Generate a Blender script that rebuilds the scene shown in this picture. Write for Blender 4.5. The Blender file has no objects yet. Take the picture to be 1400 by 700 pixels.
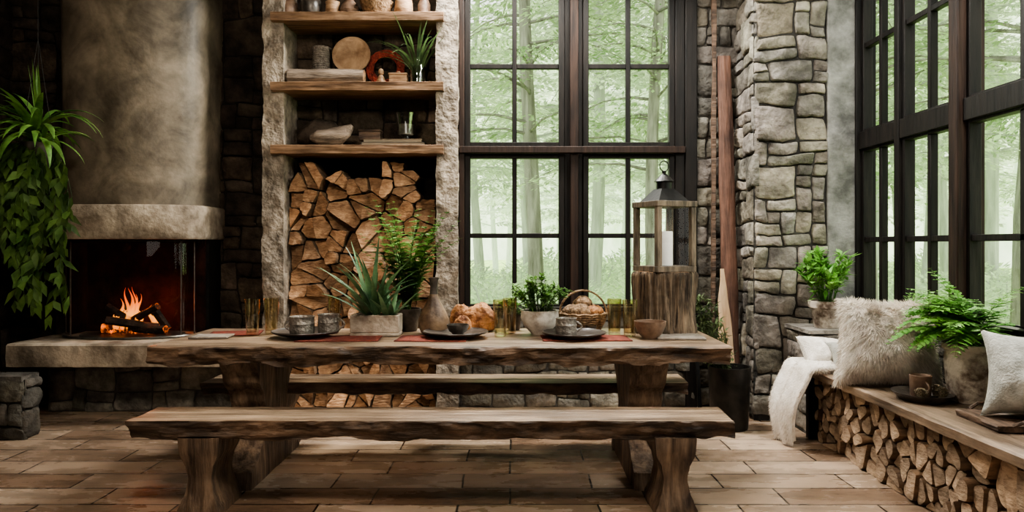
import bpy, bmesh, math, random
from mathutils import Vector, Matrix, noise
R = random.Random(11)
rnd = R.random
def ru(a,b): return a+(b-a)*rnd()
COL = bpy.context.scene.collection
# camera model: eye height 1.3 m, 1000 px focal length
def X(px,d): return (px-700)/1000*d
def Z(py,d): return 1.3-(py-335)/1000*d

# ------------------------------------------------------------------ materials
def M(name,c1,c2,scale=5,stretch=(1,1,1),rough=.7,bump=.3,bscale=30,metal=0,vary=0,col=False,spec=.4,lo=.35,hi=.65,emit=0,dist=.0,bdist=.02,trans=0,grime=0,gmin=.4):
    m=bpy.data.materials.new(name); m.use_nodes=True
    nt=m.node_tree; N=nt.nodes; L=nt.links
    b=N['Principled BSDF']
    tc=N.new('ShaderNodeTexCoord'); mp=N.new('ShaderNodeMapping'); mp.inputs['Scale'].default_value=stretch
    L.new(tc.outputs['Object'],mp.inputs['Vector'])
    n1=N.new('ShaderNodeTexNoise'); n1.inputs['Scale'].default_value=scale; n1.inputs['Detail'].default_value=8; n1.inputs['Roughness'].default_value=.62
    n1.inputs['Distortion'].default_value=dist
    L.new(mp.outputs[0],n1.inputs['Vector'])
    cr=N.new('ShaderNodeValToRGB'); cr.color_ramp.elements[0].position=lo; cr.color_ramp.elements[1].position=hi
    cr.color_ramp.elements[0].color=(*c1,1); cr.color_ramp.elements[1].color=(*c2,1)
    L.new(n1.outputs['Fac'],cr.inputs['Fac'])
    out=cr.outputs['Color']
    if grime:
        n3=N.new('ShaderNodeTexNoise'); n3.inputs['Scale'].default_value=grime; n3.inputs['Detail'].default_value=5; n3.inputs['Roughness'].default_value=.6
        L.new(tc.outputs['Object'],n3.inputs['Vector'])
        g=N.new('ShaderNodeMapRange'); g.inputs['From Min'].default_value=.36; g.inputs['From Max'].default_value=.62; g.inputs['To Min'].default_value=gmin; g.inputs['To Max'].default_value=1.08
        L.new(n3.outputs['Fac'],g.inputs['Value'])
        v=N.new('ShaderNodeVectorMath'); v.operation='SCALE'; L.new(out,v.inputs[0]); L.new(g.outputs[0],v.inputs['Scale']); out=v.outputs[0]
    if col:
        a=N.new('ShaderNodeAttribute'); a.attribute_name='Col'
        v=N.new('ShaderNodeVectorMath'); v.operation='MULTIPLY'
        L.new(out,v.inputs[0]); L.new(a.outputs['Color'],v.inputs[1]); out=v.outputs[0]
    if vary:
        oi=N.new('ShaderNodeObjectInfo'); mr=N.new('ShaderNodeMapRange')
        mr.inputs['To Min'].default_value=1-vary; mr.inputs['To Max'].default_value=1+vary
        L.new(oi.outputs['Random'],mr.inputs['Value'])
        v=N.new('ShaderNodeVectorMath'); v.operation='SCALE'
        L.new(out,v.inputs[0]); L.new(mr.outputs[0],v.inputs['Scale']); out=v.outputs[0]
    L.new(out,b.inputs['Base Color'])
    b.inputs['Roughness'].default_value=rough; b.inputs['Metallic'].default_value=metal
    b.inputs['Specular IOR Level'].default_value=spec
    if bump:
        n2=N.new('ShaderNodeTexNoise'); n2.inputs['Scale'].default_value=bscale; n2.inputs['Detail'].default_value=6
        L.new(mp.outputs[0],n2.inputs['Vector'])
        bp=N.new('ShaderNodeBump'); bp.inputs['Strength'].default_value=bump; bp.inputs['Distance'].default_value=bdist
        L.new(n2.outputs['Fac'],bp.inputs['Height']); L.new(bp.outputs[0],b.inputs['Normal'])
    if emit:
        L.new(out,b.inputs['Emission Color']); b.inputs['Emission Strength'].default_value=emit
    if trans:
        tr=N.new('ShaderNodeBsdfTranslucent'); mx=N.new('ShaderNodeMixShader'); mx.inputs[0].default_value=trans
        L.new(out,tr.inputs['Color']); L.new(b.outputs[0],mx.inputs[1]); L.new(tr.outputs[0],mx.inputs[2])
        L.new(mx.outputs[0],N['Material Output'].inputs['Surface'])
    return m
def glassM(name,tint=(1,1,1),refl=.08,rough=.02):
    m=bpy.data.materials.new(name); m.use_nodes=True; nt=m.node_tree; N=nt.nodes; L=nt.links
    N.remove(N['Principled BSDF'])
    t=N.new('ShaderNodeBsdfTransparent'); t.inputs[0].default_value=(*tint,1)
    g=N.new('ShaderNodeBsdfGlossy'); g.inputs['Roughness'].default_value=rough
    lw=N.new('ShaderNodeLayerWeight'); lw.inputs['Blend'].default_value=.25
    mr=N.new('ShaderNodeMapRange'); mr.inputs['To Min'].default_value=refl*.5; mr.inputs['To Max'].default_value=min(1,refl*5)
    L.new(lw.outputs['Facing'],mr.inputs['Value'])
    mx=N.new('ShaderNodeMixShader'); L.new(mr.outputs[0],mx.inputs[0]); L.new(t.outputs[0],mx.inputs[1]); L.new(g.outputs[0],mx.inputs[2])
    L.new(mx.outputs[0],N['Material Output'].inputs['Surface'])
    return m

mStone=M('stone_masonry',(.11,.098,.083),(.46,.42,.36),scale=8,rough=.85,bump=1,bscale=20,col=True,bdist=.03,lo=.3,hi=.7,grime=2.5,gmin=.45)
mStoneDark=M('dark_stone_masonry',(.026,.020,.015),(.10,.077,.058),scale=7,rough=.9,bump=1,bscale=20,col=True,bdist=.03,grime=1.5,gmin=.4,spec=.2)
mRough=M('rough_limestone',(.12,.097,.073),(.48,.40,.31),scale=9,rough=.9,bump=1,bscale=28,bdist=.03,lo=.3,hi=.7,grime=2.2,gmin=.45)
mConc=M('aged_concrete',(.08,.062,.043),(.37,.305,.225),scale=2.8,rough=.5,bump=.4,bscale=9,lo=.34,hi=.70,dist=.5,grime=1.6,gmin=.42)
mConcL=M('pale_concrete',(.22,.17,.12),(.54,.45,.34),scale=5,rough=.75,bump=.6,bscale=24,grime=2.5,gmin=.6)
mPlaster=M('grey_plaster',(.14,.14,.127),(.32,.315,.29),scale=5,rough=.85,bump=.5,bscale=30,grime=2.5,gmin=.55)
mTable=M('weathered_oak',(.070,.041,.024),(.50,.36,.24),scale=3.6,stretch=(.4,6,6),rough=.33,bump=.7,bscale=7,lo=.3,hi=.72,dist=.5,grime=2.2,gmin=.55)
mEdge=M('live_edge_bark_wood',(.026,.015,.009),(.28,.18,.115),scale=4.5,stretch=(.8,4,4),rough=.6,bump=1,bscale=9,lo=.34,hi=.72,dist=.6,grime=3,gmin=.4)
mLeg=M('dark_oak_leg',(.045,.026,.016),(.32,.215,.14),scale=4,stretch=(5,5,.5),rough=.6,bump=1,bscale=7,lo=.32,hi=.72,dist=.5,grime=4,gmin=.5)
mDarkW=M('dark_small_wood',(.03,.018,.011),(.16,.10,.065),scale=6,stretch=(1,5,5),rough=.6,bump=.6,bscale=9)
mShelf=M('shelf_oak',(.10,.052,.026),(.36,.215,.12),scale=4,stretch=(.6,6,6),rough=.55,bump=.5,bscale=7,grime=3,gmin=.6)
mFrame=M('dark_window_wood',(.004,.0035,.003),(.013,.010,.008),scale=6,stretch=(4,4,.5),rough=.55,bump=.2,bscale=10,spec=.2)
mFrameB=M('brown_window_post',(.010,.006,.0045),(.034,.019,.013),scale=6,stretch=(5,5,.4),rough=.6,bump=.3,bscale=10,spec=.2)
mSeat=M('seat_plank',(.08,.052,.033),(.40,.29,.20),scale=4,stretch=(6,.6,6),rough=.40,bump=.4,bscale=7,lo=.3,hi=.7,grime=2.5,gmin=.55)
mCut=M('split_wood',(.22,.10,.045),(.68,.42,.235),scale=8,stretch=(1,1,3),rough=.8,bump=.9,bscale=26,vary=.38,lo=.3,hi=.75,dist=1.2,grime=6,gmin=.65)
mBark=M('bark',(.04,.024,.014),(.22,.13,.07),scale=12,stretch=(1,.4,1),rough=.9,bump=.8,bscale=20,vary=.3)
mCut2=M('pale_split_wood',(.18,.115,.07),(.56,.42,.29),scale=8,stretch=(1,1,3),rough=.8,bump=.5,bscale=30,vary=.32,lo=.3,hi=.75,dist=1,grime=6,gmin=.65)
mBlack=M('black_metal',(.008,.008,.008),(.03,.028,.025),scale=8,rough=.4,bump=.1,metal=.6)
mSteel=M('brushed_steel_edge',(.08,.075,.065),(.16,.15,.13),scale=20,rough=.4,bump=.1,metal=.8)
mCeil=M('ceiling_timber',(.03,.018,.012),(.08,.05,.03),scale=4,stretch=(.5,5,1),rough=.7)
mSootGlow=M('sooty_firebrick_red_glow',(.006,.003,.0025),(.036,.013,.008),scale=5,rough=.95,bump=.5,spec=.1)  # soot, with the fire's red glow put into the colour
mGlass=glassM('window_glass',(1,1,1),.02)
mFGlass=glassM('fireplace_glass',(.88,.88,.86),.06)
mTum=glassM('amber_tumbler_glass',(.95,.90,.77),.16,.03)
mClear=glassM('clear_glass',(.92,.94,.91),.25,.03)
mCer=M('dark_stoneware',(.02,.017,.014),(.085,.07,.058),scale=14,rough=.32,bump=.2)
mPew=M('hammered_pewter',(.16,.14,.12),(.42,.38,.33),scale=18,rough=.35,bump=.6,bscale=60,metal=.6)
mBeige=M('beige_stoneware',(.26,.21,.155),(.52,.44,.35),scale=12,rough=.7,bump=.3,bscale=50)
mWhiteP=M('mottled_white_ceramic',(.28,.23,.18),(.66,.61,.53),scale=9,rough=.6,bump=.3,lo=.35,hi=.55)
mRustP=M('rustic_pot',(.13,.09,.065),(.58,.52,.44),scale=7,rough=.8,bump=.6,bscale=30,lo=.38,hi=.56)
mBrownB=M('brown_bowl',(.10,.06,.04),(.26,.17,.115),scale=10,rough=.45)
mBread=M('bread_crust',(.13,.045,.015),(.52,.25,.10),scale=14,rough=.8,bump=1,bscale=22,vary=.15,lo=.38,hi=.62,bdist=.04)
mWick=M('wicker',(.10,.055,.025),(.38,.24,.13),scale=30,rough=.8,bump=.8,bscale=70)
mRed=M('red_linen',(.10,.018,.011),(.24,.055,.032),scale=30,rough=.95,bump=.4,bscale=200)
mGreyL=M('grey_linen',(.20,.165,.13),(.36,.31,.26),scale=20,rough=.95,bump=.4,bscale=150)
mLeaf=M('green_leaf',(.035,.10,.018),(.18,.33,.075),scale=6,rough=.5,bump=0,col=True,trans=.3)
mLeafO=M('dull_green_leaf',(.03,.06,.02),(.12,.19,.07),scale=6,rough=.6,bump=0,col=True,trans=.2)
mLeafD=M('vine_leaf',(.024,.062,.011),(.13,.21,.055),scale=6,rough=.5,bump=0,col=True,trans=.3)
mFern=M('bright_fern',(.07,.23,.04),(.28,.52,.12),scale=6,rough=.5,bump=0,col=True,trans=.35)
mSucc=M('blue_green_succulent',(.05,.13,.06),(.22,.37,.18),scale=6,rough=.4,bump=0,col=True,trans=.1)
mDry=M('dry_stems',(.12,.09,.05),(.35,.28,.18),scale=6,rough=.8,bump=0,col=True)
mSoil=M('soil',(.015,.01,.006),(.06,.04,.025),scale=30,rough=1,bump=1,bscale=60)
mFur=M('cream_fur',(.70,.63,.54),(.95,.90,.83),scale=9,rough=.95,bump=0,col=True,trans=.3)
mFurB=M('beige_fur',(.62,.54,.45),(.92,.86,.77),scale=7,rough=.95,bump=0,col=True,trans=.3)
mClothW=M('cream_wool',(.66,.60,.52),(.88,.83,.76),scale=20,rough=.95,bump=.4,bscale=90)
mClothG=M('grey_wool',(.30,.30,.265),(.50,.49,.44),scale=20,rough=.95,bump=.4,bscale=90)
mWax=M('candle_wax',(.78,.74,.66),(.92,.88,.80),scale=4,rough=.5,bump=.05,emit=.1)
mRedW=M('reddish_board_wood',(.055,.026,.017),(.20,.10,.065),scale=4,stretch=(5,5,.5),rough=.65,bump=.8,bscale=8,grime=3,gmin=.5)
mPaleW=M('pale_paddle_wood',(.38,.23,.125),(.68,.48,.30),scale=4,stretch=(5,5,.5),rough=.5,bump=.2)
mDrift=M('driftwood',(.10,.075,.055),(.36,.28,.21),scale=8,stretch=(.5,3,3),rough=.85,bump=.7)
mPlate=M('turned_wood_plate',(.20,.11,.055),(.52,.34,.20),scale=7,stretch=(1,1,4),rough=.6,bump=.3)
mRedWick=M('red_woven_tray',(.10,.017,.010),(.36,.06,.035),scale=30,rough=.8,bump=.7,bscale=60)
mTin=M('woven_tin',(.12,.10,.08),(.38,.33,.28),scale=40,rough=.6,bump=1,bscale=90)
mEmber=M('embers',(.02,.005,.002),(1,.20,.02),scale=14,rough=.9,bump=.5,emit=2.4,lo=.46,hi=.70)
mChar=M('charred_wood',(.008,.005,.004),(.05,.03,.02),scale=14,rough=.9,bump=.8)
mStump=M('stump_bark',(.03,.02,.013),(.34,.245,.16),scale=9,stretch=(4,4,.35),rough=.9,bump=1,bscale=12,lo=.38,hi=.70,grime=5,gmin=.45)
mBookA=M('book_cloth_dark',(.03,.03,.03),(.08,.075,.065),scale=30,rough=.8)
mBookB=M('book_cloth_tan',(.14,.10,.06),(.24,.18,.12),scale=30,rough=.8)
mPage=M('book_pages',(.25,.2,.14),(.38,.32,.24),scale=20,stretch=(1,1,20),rough=.9)
# floor tiles
def floorM():
    m=bpy.data.materials.new('stone_floor_tiles'); m.use_nodes=True; nt=m.node_tree; N=nt.nodes; L=nt.links; b=N['Principled BSDF']
    tc=N.new('ShaderNodeTexCoord')
    wn=N.new('ShaderNodeTexNoise'); wn.inputs['Scale'].default_value=3
    L.new(tc.outputs['Object'],wn.inputs['Vector'])
    ad=N.new('ShaderNodeVectorMath'); ad.operation='MULTIPLY_ADD'; ad.inputs[1].default_value=(.022,.022,0)
    L.new(wn.outputs['Color'],ad.inputs[0]); L.new(tc.outputs['Object'],ad.inputs[2])
    br=N.new('ShaderNodeTexBrick'); br.inputs['Scale'].default_value=1; br.inputs['Brick Width'].default_value=.70; br.inputs['Row Height'].default_value=.245
    br.inputs['Mortar Size'].default_value=.006; br.inputs['Mortar Smooth'].default_value=.3; br.offset=.37; br.inputs['Bias'].default_value=0
    br.inputs['Color1'].default_value=(.24,.16,.108,1); br.inputs['Color2'].default_value=(.56,.445,.335,1); br.inputs['Mortar'].default_value=(.022,.016,.012,1)
    L.new(ad.outputs[0],br.inputs['Vector'])
    mp=N.new('ShaderNodeMapping'); mp.inputs['Scale'].default_value=(.8,2.0,1); L.new(tc.outputs['Object'],mp.inputs['Vector'])
    n=N.new('ShaderNodeTexNoise'); n.inputs['Scale'].default_value=2.6; n.inputs['Detail'].default_value=10; n.inputs['Roughness'].default_value=.62; L.new(mp.outputs[0],n.inputs['Vector'])
    cr=N.new('ShaderNodeValToRGB'); cr.color_ramp.elements[0].position=.27; cr.color_ramp.elements[0].color=(.38,.34,.31,1); cr.color_ramp.elements[1].position=.70; cr.color_ramp.elements[1].color=(1.15,1.10,1.05,1)
    L.new(n.outputs['Fac'],cr.inputs['Fac'])
    v=N.new('ShaderNodeVectorMath'); v.operation='MULTIPLY'; L.new(br.outputs['Color'],v.inputs[0]); L.new(cr.outputs['Color'],v.inputs[1]); L.new(v.outputs[0],b.inputs['Base Color'])
    rr=N.new('ShaderNodeMapRange'); rr.inputs['From Min'].default_value=.3; rr.inputs['From Max'].default_value=.7; rr.inputs['To Min'].default_value=.15; rr.inputs['To Max'].default_value=.38
    L.new(n.outputs['Fac'],rr.inputs['Value']); L.new(rr.outputs[0],b.inputs['Roughness'])
    mm=N.new('ShaderNodeMath'); mm.operation='MULTIPLY_ADD'; mm.inputs[1].default_value=-.9
    L.new(br.outputs['Fac'],mm.inputs[0]); L.new(n.outputs['Fac'],mm.inputs[2])
    bp=N.new('ShaderNodeBump'); bp.inputs['Strength'].default_value=.5; bp.inputs['Distance'].default_value=.02
    L.new(mm.outputs[0],bp.inputs['Height']); L.new(bp.outputs[0],b.inputs['Normal'])
    return m
mFloor=floorM()
def flameM():
    m=bpy.data.materials.new('flame'); m.use_nodes=True; nt=m.node_tree; N=nt.nodes; L=nt.links; N.remove(N['Principled BSDF'])
    tc=N.new('ShaderNodeTexCoord'); sp=N.new('ShaderNodeSeparateXYZ'); L.new(tc.outputs['Generated'],sp.inputs[0])
    cr=N.new('ShaderNodeValToRGB'); e=cr.color_ramp.elements
    e[0].position=0; e[0].color=(1,.26,.03,1); e[1].position=1; e[1].color=(1,.06,.006,1)
    k=e.new(.35); k.color=(1,.36,.07,1); k=e.new(.7); k.color=(1,.15,.015,1)
    L.new(sp.outputs['Z'],cr.inputs['Fac'])
    em=N.new('ShaderNodeEmission'); em.inputs['Strength'].default_value=2.4; L.new(cr.outputs[0],em.inputs['Color'])
    t=N.new('ShaderNodeBsdfTransparent'); lw=N.new('ShaderNodeLayerWeight'); lw.inputs['Blend'].default_value=.45
    mx=N.new('ShaderNodeMixShader'); mr=N.new('ShaderNodeMapRange'); mr.inputs['To Min'].default_value=.45; mr.inputs['To Max'].default_value=1
    L.new(lw.outputs['Facing'],mr.inputs['Value']); L.new(mr.outputs[0],mx.inputs[0]); L.new(em.outputs[0],mx.inputs[1]); L.new(t.outputs[0],mx.inputs[2])
    L.new(mx.outputs[0],N['Material Output'].inputs['Surface']); return m
mFlame=flameM()

# ------------------------------------------------------------------ mesh builder
class MB:
    def __init__(s): s.v=[];s.f=[];s.m=[];s.c=[]
    def add(s,vs,fs,m=0,c=1.0):
        o=len(s.v); s.v.extend([tuple(v) for v in vs]); s.f.extend([tuple(i+o for i in f) for f in fs])
        if hasattr(m,'__len__'): s.m.extend(m)
        else: s.m.extend([m]*len(fs))
        s.c.extend([c]*len(vs))
    def box(s,x0,x1,y0,y1,z0,z1,m=0,c=1.0):
        s.add([(x0,y0,z0),(x1,y0,z0),(x1,y1,z0),(x0,y1,z0),(x0,y0,z1),(x1,y0,z1),(x1,y1,z1),(x0,y1,z1)],
              [(3,2,1,0),(4,5,6,7),(0,1,5,4),(1,2,6,5),(2,3,7,6),(3,0,4,7)],m,c)
    def lathe(s,prof,seg=28,loc=(0,0,0),sx=1,sy=1,m=0,c=1.0,nz=0,ns=6):
        vs=[];n=len(prof)
        for r,z in prof:
            for k in range(seg):
                a=2*math.pi*k/seg; q=1
                if nz: q=1+nz*noise.noise(Vector((math.cos(a)*ns*.3,math.sin(a)*ns*.3,z*ns)))
                vs.append((loc[0]+r*q*math.cos(a)*sx,loc[1]+r*q*math.sin(a)*sy,loc[2]+z))
        fs=[]
        for i in range(n-1):
            for k in range(seg):
                k2=(k+1)%seg; fs.append((i*seg+k,i*seg+k2,(i+1)*seg+k2,(i+1)*seg+k))
        if prof[0][0]>1e-5: fs.append(tuple(range(seg))[::-1])
        if prof[-1][0]>1e-5: fs.append(tuple((n-1)*seg+k for k in range(seg)))
        s.add(vs,fs,m,c)
    def tube(s,pts,rad,seg=8,m=0,c=1.0,nz=0,ns=8,close=False):
        pts=[Vector(p) for p in pts]; n=len(pts); vs=[]
        if not hasattr(rad,'__len__'): rad=[rad]*n
        pu=None
        for i,p in enumerate(pts):
            if close: t=(pts[(i+1)%n]-pts[i-1])
            else: t=(pts[min(i+1,n-1)]-pts[max(i-1,0)])
            t.normalize()
            if pu is None:
                pu=t.cross(Vector((0,0,1)) if abs(t.z)<.9 else Vector((1,0,0)))
            pu=(pu-t*pu.dot(t)).normalized(); w=t.cross(pu)
            for k in range(seg):
                a=2*math.pi*k/seg; d=pu*math.cos(a)+w*math.sin(a); q=1
                if nz: q=1+nz*noise.noise(p*ns+d*1.5)
                vs.append(p+d*rad[i]*q)
        fs=[]
        for i in range(n if close else n-1):
            j=(i+1)%n
            for k in range(seg):
                k2=(k+1)%seg; fs.append((i*seg+k,i*seg+k2,j*seg+k2,j*seg+k))
        if not close: fs.append(tuple(range(seg))[::-1]); fs.append(tuple((n-1)*seg+k for k in range(seg)))
        s.add(vs,fs,m,c)
    def leaf(s,p,d,up,l,w,m=0,c=1.0,fold=.25):
        p=Vector(p);d=Vector(d).normalized(); side=d.cross(up)
        if side.length<1e-4: side=d.cross(Vector((1,0,0)))
        side.normalize(); n=side.cross(d)
        a=p+d*l*.45+side*w/2+n*w*fold; b=p+d*l*.45-side*w/2+n*w*fold; mid=p+d*l*.5; e=p+d*l-n*l*.08
        s.add([p,a,e,b,mid],[(0,4,1),(4,2,1),(0,3,4),(3,2,4)],m,c)
    def strap(s,base,az,l,w,el,droop,n=8,m=0,c=1.0,peak=.3,fold=.3):
        p=Vector(base); vs=[]; e=el; st=l/n
        for i in range(n+1):
            t=i/n; ww=w*.5*(min(1,.45+t/peak*.55) if t<peak else max(0.02,(1-((t-peak)/(1-peak))**1.6)))
            d=Vector((math.cos(az)*math.cos(e),math.sin(az)*math.cos(e),math.sin(e)))
            sd=Vector((-math.sin(az),math.cos(az),0)); nn=d.cross(sd)*-1
            vs+= [p-sd*ww+nn*ww*fold,p.copy(),p+sd*ww+nn*ww*fold]
            p=p+d*st; e-=droop/n
        fs=[]
        for i in range(n):
            a=i*3; fs+=[(a,a+1,a+4,a+3),(a+1,a+2,a+5,a+4)]
        s.add(vs,fs,m,c)
    def frond(s,base,az,l,w,el,droop,n=14,m=0,c=1.0,per=1):
        p=Vector(base); e=el; st=l/n; pts=[]
        for i in range(n+1):
            t=i/n; d=Vector((math.cos(az)*math.cos(e),math.sin(az)*math.cos(e),math.sin(e)))
            sd=Vector((-math.sin(az),math.cos(az),0)); nn=sd.cross(d)*-1
            pts.append(p.copy())
            if t>.12:
                ln=w*math.sin(min(1,(1-t)*1.15+.05)*math.pi*.62)
                for q in (-1,1):
                    s.leaf(p,(sd*q+d*.45+Vector((0,0,ru(-.25,.1)))),Vector((0,0,1)),ln*ru(.85,1.1),st*ru(1.0,1.35),m,c*ru(.8,1.15),.1)
            p=p+d*st; e-=droop/n
        s.tube(pts,[max(.0008,l*.006*(1-i/(n+1))) for i in range(n+1)],4,m,c*.7)
    def tf(s,mat): s.v=[tuple(mat@Vector(v)) for v in s.v]
    def build(s,name,mats,parent=None,loc=(0,0,0),rot=(0,0,0),bevel=0,sharp=38,smooth=True,label=None):
        me=bpy.data.meshes.new(name); me.from_pydata(s.v,[],s.f)
        if not isinstance(mats,(list,tuple)): mats=[mats]
        for m in mats: me.materials.append(m)
        me.polygons.foreach_set('material_index',s.m)
        if smooth:
            me.polygons.foreach_set('use_smooth',[True]*len(s.f))
        ca=me.color_attributes.new('Col','FLOAT_COLOR','POINT')
        buf=[]
        for c in s.c:
            if isinstance(c,tuple): buf+=[c[0],c[1],c[2],1]
            else: buf+=[c,c,c,1]
        ca.data.foreach_set('color',buf)
        me.update()
        if smooth and sharp: me.set_sharp_from_angle(angle=math.radians(sharp))
        o=bpy.data.objects.new(name,me); COL.objects.link(o); o.location=loc; o.rotation_euler=rot
        if parent: o.parent=parent
        if bevel:
            b=o.modifiers.new('Bevel','BEVEL'); b.width=bevel; b.segments=2; b.limit_method='ANGLE'; b.angle_limit=math.radians(40)
        if label: o['label']=label
        return o
def tag(o,label,cat,group=None):
    o['label']=label; o['category']=cat
    if group: o['group']=group
    return o
def thing(name,loc,label,cat,group=None,rot=(0,0,0)):
    e=bpy.data.objects.new(name,None); COL.objects.link(e); e.location=loc; e.rotation_euler=rot; e.empty_display_size=.1
    return tag(e,label,cat,group)
def struct(o): o['kind']='structure'; return o
def copy_thing(src,loc,rot=None,label=None,scale=None):
    n=src.copy(); COL.objects.link(n); n.location=loc
    if rot is not None: n.rotation_euler=rot
    if scale is not None: n.scale=(scale,)*3 if not hasattr(scale,'__len__') else scale
    if label: n['label']=label
    for ch in src.children:
        c=ch.copy(); COL.objects.link(c); c.parent=n
        for g in ch.children:
            k=g.copy(); COL.objects.link(k); k.parent=c
    return n

# ------------------------------------------------------------------ masonry
SS=[-1,-.95,-.84,-.4,.0,.4,.84,.95,1]
def masonry(mb,O,U,w,h,cell=.1,depth=.045,seed=0,c0=.55,c1=1.1,big=1.0,mort=.3,k=.045,ex=.33,gap=.0025,warp=.36):
    rr=random.Random(seed); O=Vector(O);U=Vector(U);V=Vector((0,0,1));Nn=U.cross(V)
    nu=max(2,round(w/cell)); nv=max(2,round(h/(cell*.8))); cu=w/nu; cv=h/nv
    occ=[[False]*nv for _ in range(nu)]
    mb.add([O+Nn*.008,O+U*w+Nn*.008,O+U*w+V*h+Nn*.008,O+V*h+Nn*.008],[(0,1,2,3)],0,mort)
    sizes=[(2,1),(3,1),(2,2),(3,2),(1,1),(2,1),(3,2),(4,2),(1,2),(3,3)]
    for j in range(nv):
        for i in range(nu):
            if occ[i][j]: continue
            a,b=rr.choice(sizes)
            a=max(1,int(a*big))
            while a>1 and (i+a>nu or any(occ[i+q][j] for q in range(a) if i+q<nu)): a-=1
            while b>1 and (j+b>nv or any(occ[i+q][j+b-1] for q in range(a))): b-=1
            for q in range(a):
                for t in range(b): occ[i+q][j+t]=True
            uc=(i+a/2)*cu; vc=(j+b/2)*cv; hu=a*cu/2-gap; hv=b*cv/2-gap
            col=rr.uniform(c0,c1); tone=(col*rr.uniform(.97,1.06),col,col*rr.uniform(.88,1.02)); dd=depth*rr.uniform(.6,1.15); sd=rr.uniform(0,50)
            tx=rr.uniform(-.25,.25); ty=rr.uniform(-.25,.25); vs=[]
            for tt in SS:
                for s_ in SS:
                    u=uc+hu*s_*(1-k*abs(tt)**5); v=vc+hv*tt*(1-k*abs(s_)**5)
                    wv=noise.noise_vector(Vector((u*3.1,v*3.1,seed*1.7)))*cell*warp
                    fine=noise.noise_vector(Vector((u*16,v*16,seed+3)))*.009
                    uu=min(max(u+wv.x+fine.x,-.01),w+.01); vv=min(max(v+wv.y+fine.y,0),h)
                    e=((1-abs(s_)**8)*(1-abs(tt)**8))
                    hgt=dd*(max(e,0)**ex)*(1+tx*s_+ty*tt)*(.85+.6*noise.noise(Vector((u*13,v*13,sd))))-.004*(e<=0)
                    vs.append(O+U*uu+V*vv+Nn*hgt)
            n=len(SS); fs=[(r*n+q,r*n+q+1,(r+1)*n+q+1,(r+1)*n+q) for r in range(n-1) for q in range(n-1)]
            mb.add(vs,fs,0,tone)

# ------------------------------------------------------------------ room shell
mb=MB(); mb.box(-4.3,2.75,-1.7,6.3,-.15,0); struct(mb.build('floor',mFloor))
mb=MB(); mb.box(-4.3,2.75,-1.7,6.3,3.7,3.85); struct(mb.build('ceiling',mCeil))
ux=Vector((1,0,0)); uy=Vector((0,1,0))
mb=MB(); mb.box(-4.3,-.42,6.12,6.3,0,3.7,0,.2)
masonry(mb,(-4.2,6.12,0),ux,2.3,3.7,.13,.045,3,.5,1.3)
masonry(mb,(-1.85,6.12,2.02),ux,1.4,1.68,.13,.04,5,.6,1.8)
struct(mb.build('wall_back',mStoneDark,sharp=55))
mb=MB(); mb.box(-.42,1.47,5.86,6.05,0,.78,0,.2); mb.box(-.42,1.47,5.86,6.05,3.45,3.7,0,.3)
masonry(mb,(-.42,5.86,0),ux,1.89,.78,.085,.04,8,.5,1.0,k=.08,ex=.4)
struct(mb.build('wall_back_low',mStone,sharp=55))
mb=MB(); mb.box(1.47,2.6,5.9,6.05,0,3.7,0,.2); masonry(mb,(1.47,5.9,0),ux,.6,3.7,.10,.045,12,.35,.7,k=.08,ex=.4)
struct(mb.build('wall_back_corner',mStone,sharp=55))
mb=MB(); mb.box(1.82,2.31,5.43,5.9,0,3.7,0,.16)
masonry(mb,(1.79,5.43,0),ux,.53,3.7,.108,.045,22,.6,1.25,1.3,.16,.05,.28,.004,.40)
masonry(mb,(1.82,5.92,0),-uy,.51,3.7,.108,.04,25,.5,1.0,1,.16,.05,.28,.004,.40)
struct(mb.build('wall_pillar',mStone,sharp=55))
mb=MB(); mb.box(2.33,2.56,5.40,5.9,0,3.7); struct(mb.build('trim_1',mPlaster,bevel=.01))
mb=MB(); mb.box(-4.35,-4.2,-1.7,6.3,0,3.7,0,.2); masonry(mb,(-4.2,2.5,0),uy,3.8,3.7,.16,.05,31,.5,1.1)
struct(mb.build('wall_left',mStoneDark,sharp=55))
mb=MB(); mb.box(-4.3,2.75,-1.75,-1.6,0,3.7); struct(mb.build('wall_front',mStoneDark))
mb=MB(); mb.box(2.56,2.7,-1.7,5.9,0,.85,0,.3); masonry(mb,(2.56,5.4,.49),-uy,4.4,.36,.09,.03,41,.4,.9)
mb.box(2.56,2.7,-1.7,5.9,3.45,3.7,0,.3); mb.box(2.56,2.7,-1.7,1.5,.85,3.45,0,.3)
struct(mb.build('wall_right',mStone,sharp=55))
mb=MB(); mb.box(2.03,2.53,4.97,5.36,0,.70,0,.25); mb.box(2.0,2.54,4.93,5.37,.70,.725,0,.8)
masonry(mb,(2.03,4.97,0),ux,.5,.7,.09,.03,51,.5,.9); masonry(mb,(2.03,5.36,0),-uy,.39,.7,.09,.03,52,.5,.9)
struct(mb.build('trim_2',mStone,sharp=55))
# low squared stone wall by the left wall
mb=MB(); mb.box(-4.2,-3.27,4.89,5.03,0,.40,0,.5)
masonry(mb,(-4.2,4.89,0),ux,.95,.40,.10,.045,61,.3,.55,1,.1,.06,.35,.004,.4); masonry(mb,(-3.27,4.87,0),uy,.17,.40,.085,.04,62,.3,.5,1,.1,.06,.35)
for k in range(4):
    mb.box(-4.18+k*.235,-3.965+k*.235,4.86,5.04,.39,.425,0,[.42,.5,.38,.47][k])
struct(mb.build('wall_step',mStone,sharp=55,bevel=0))

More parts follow.
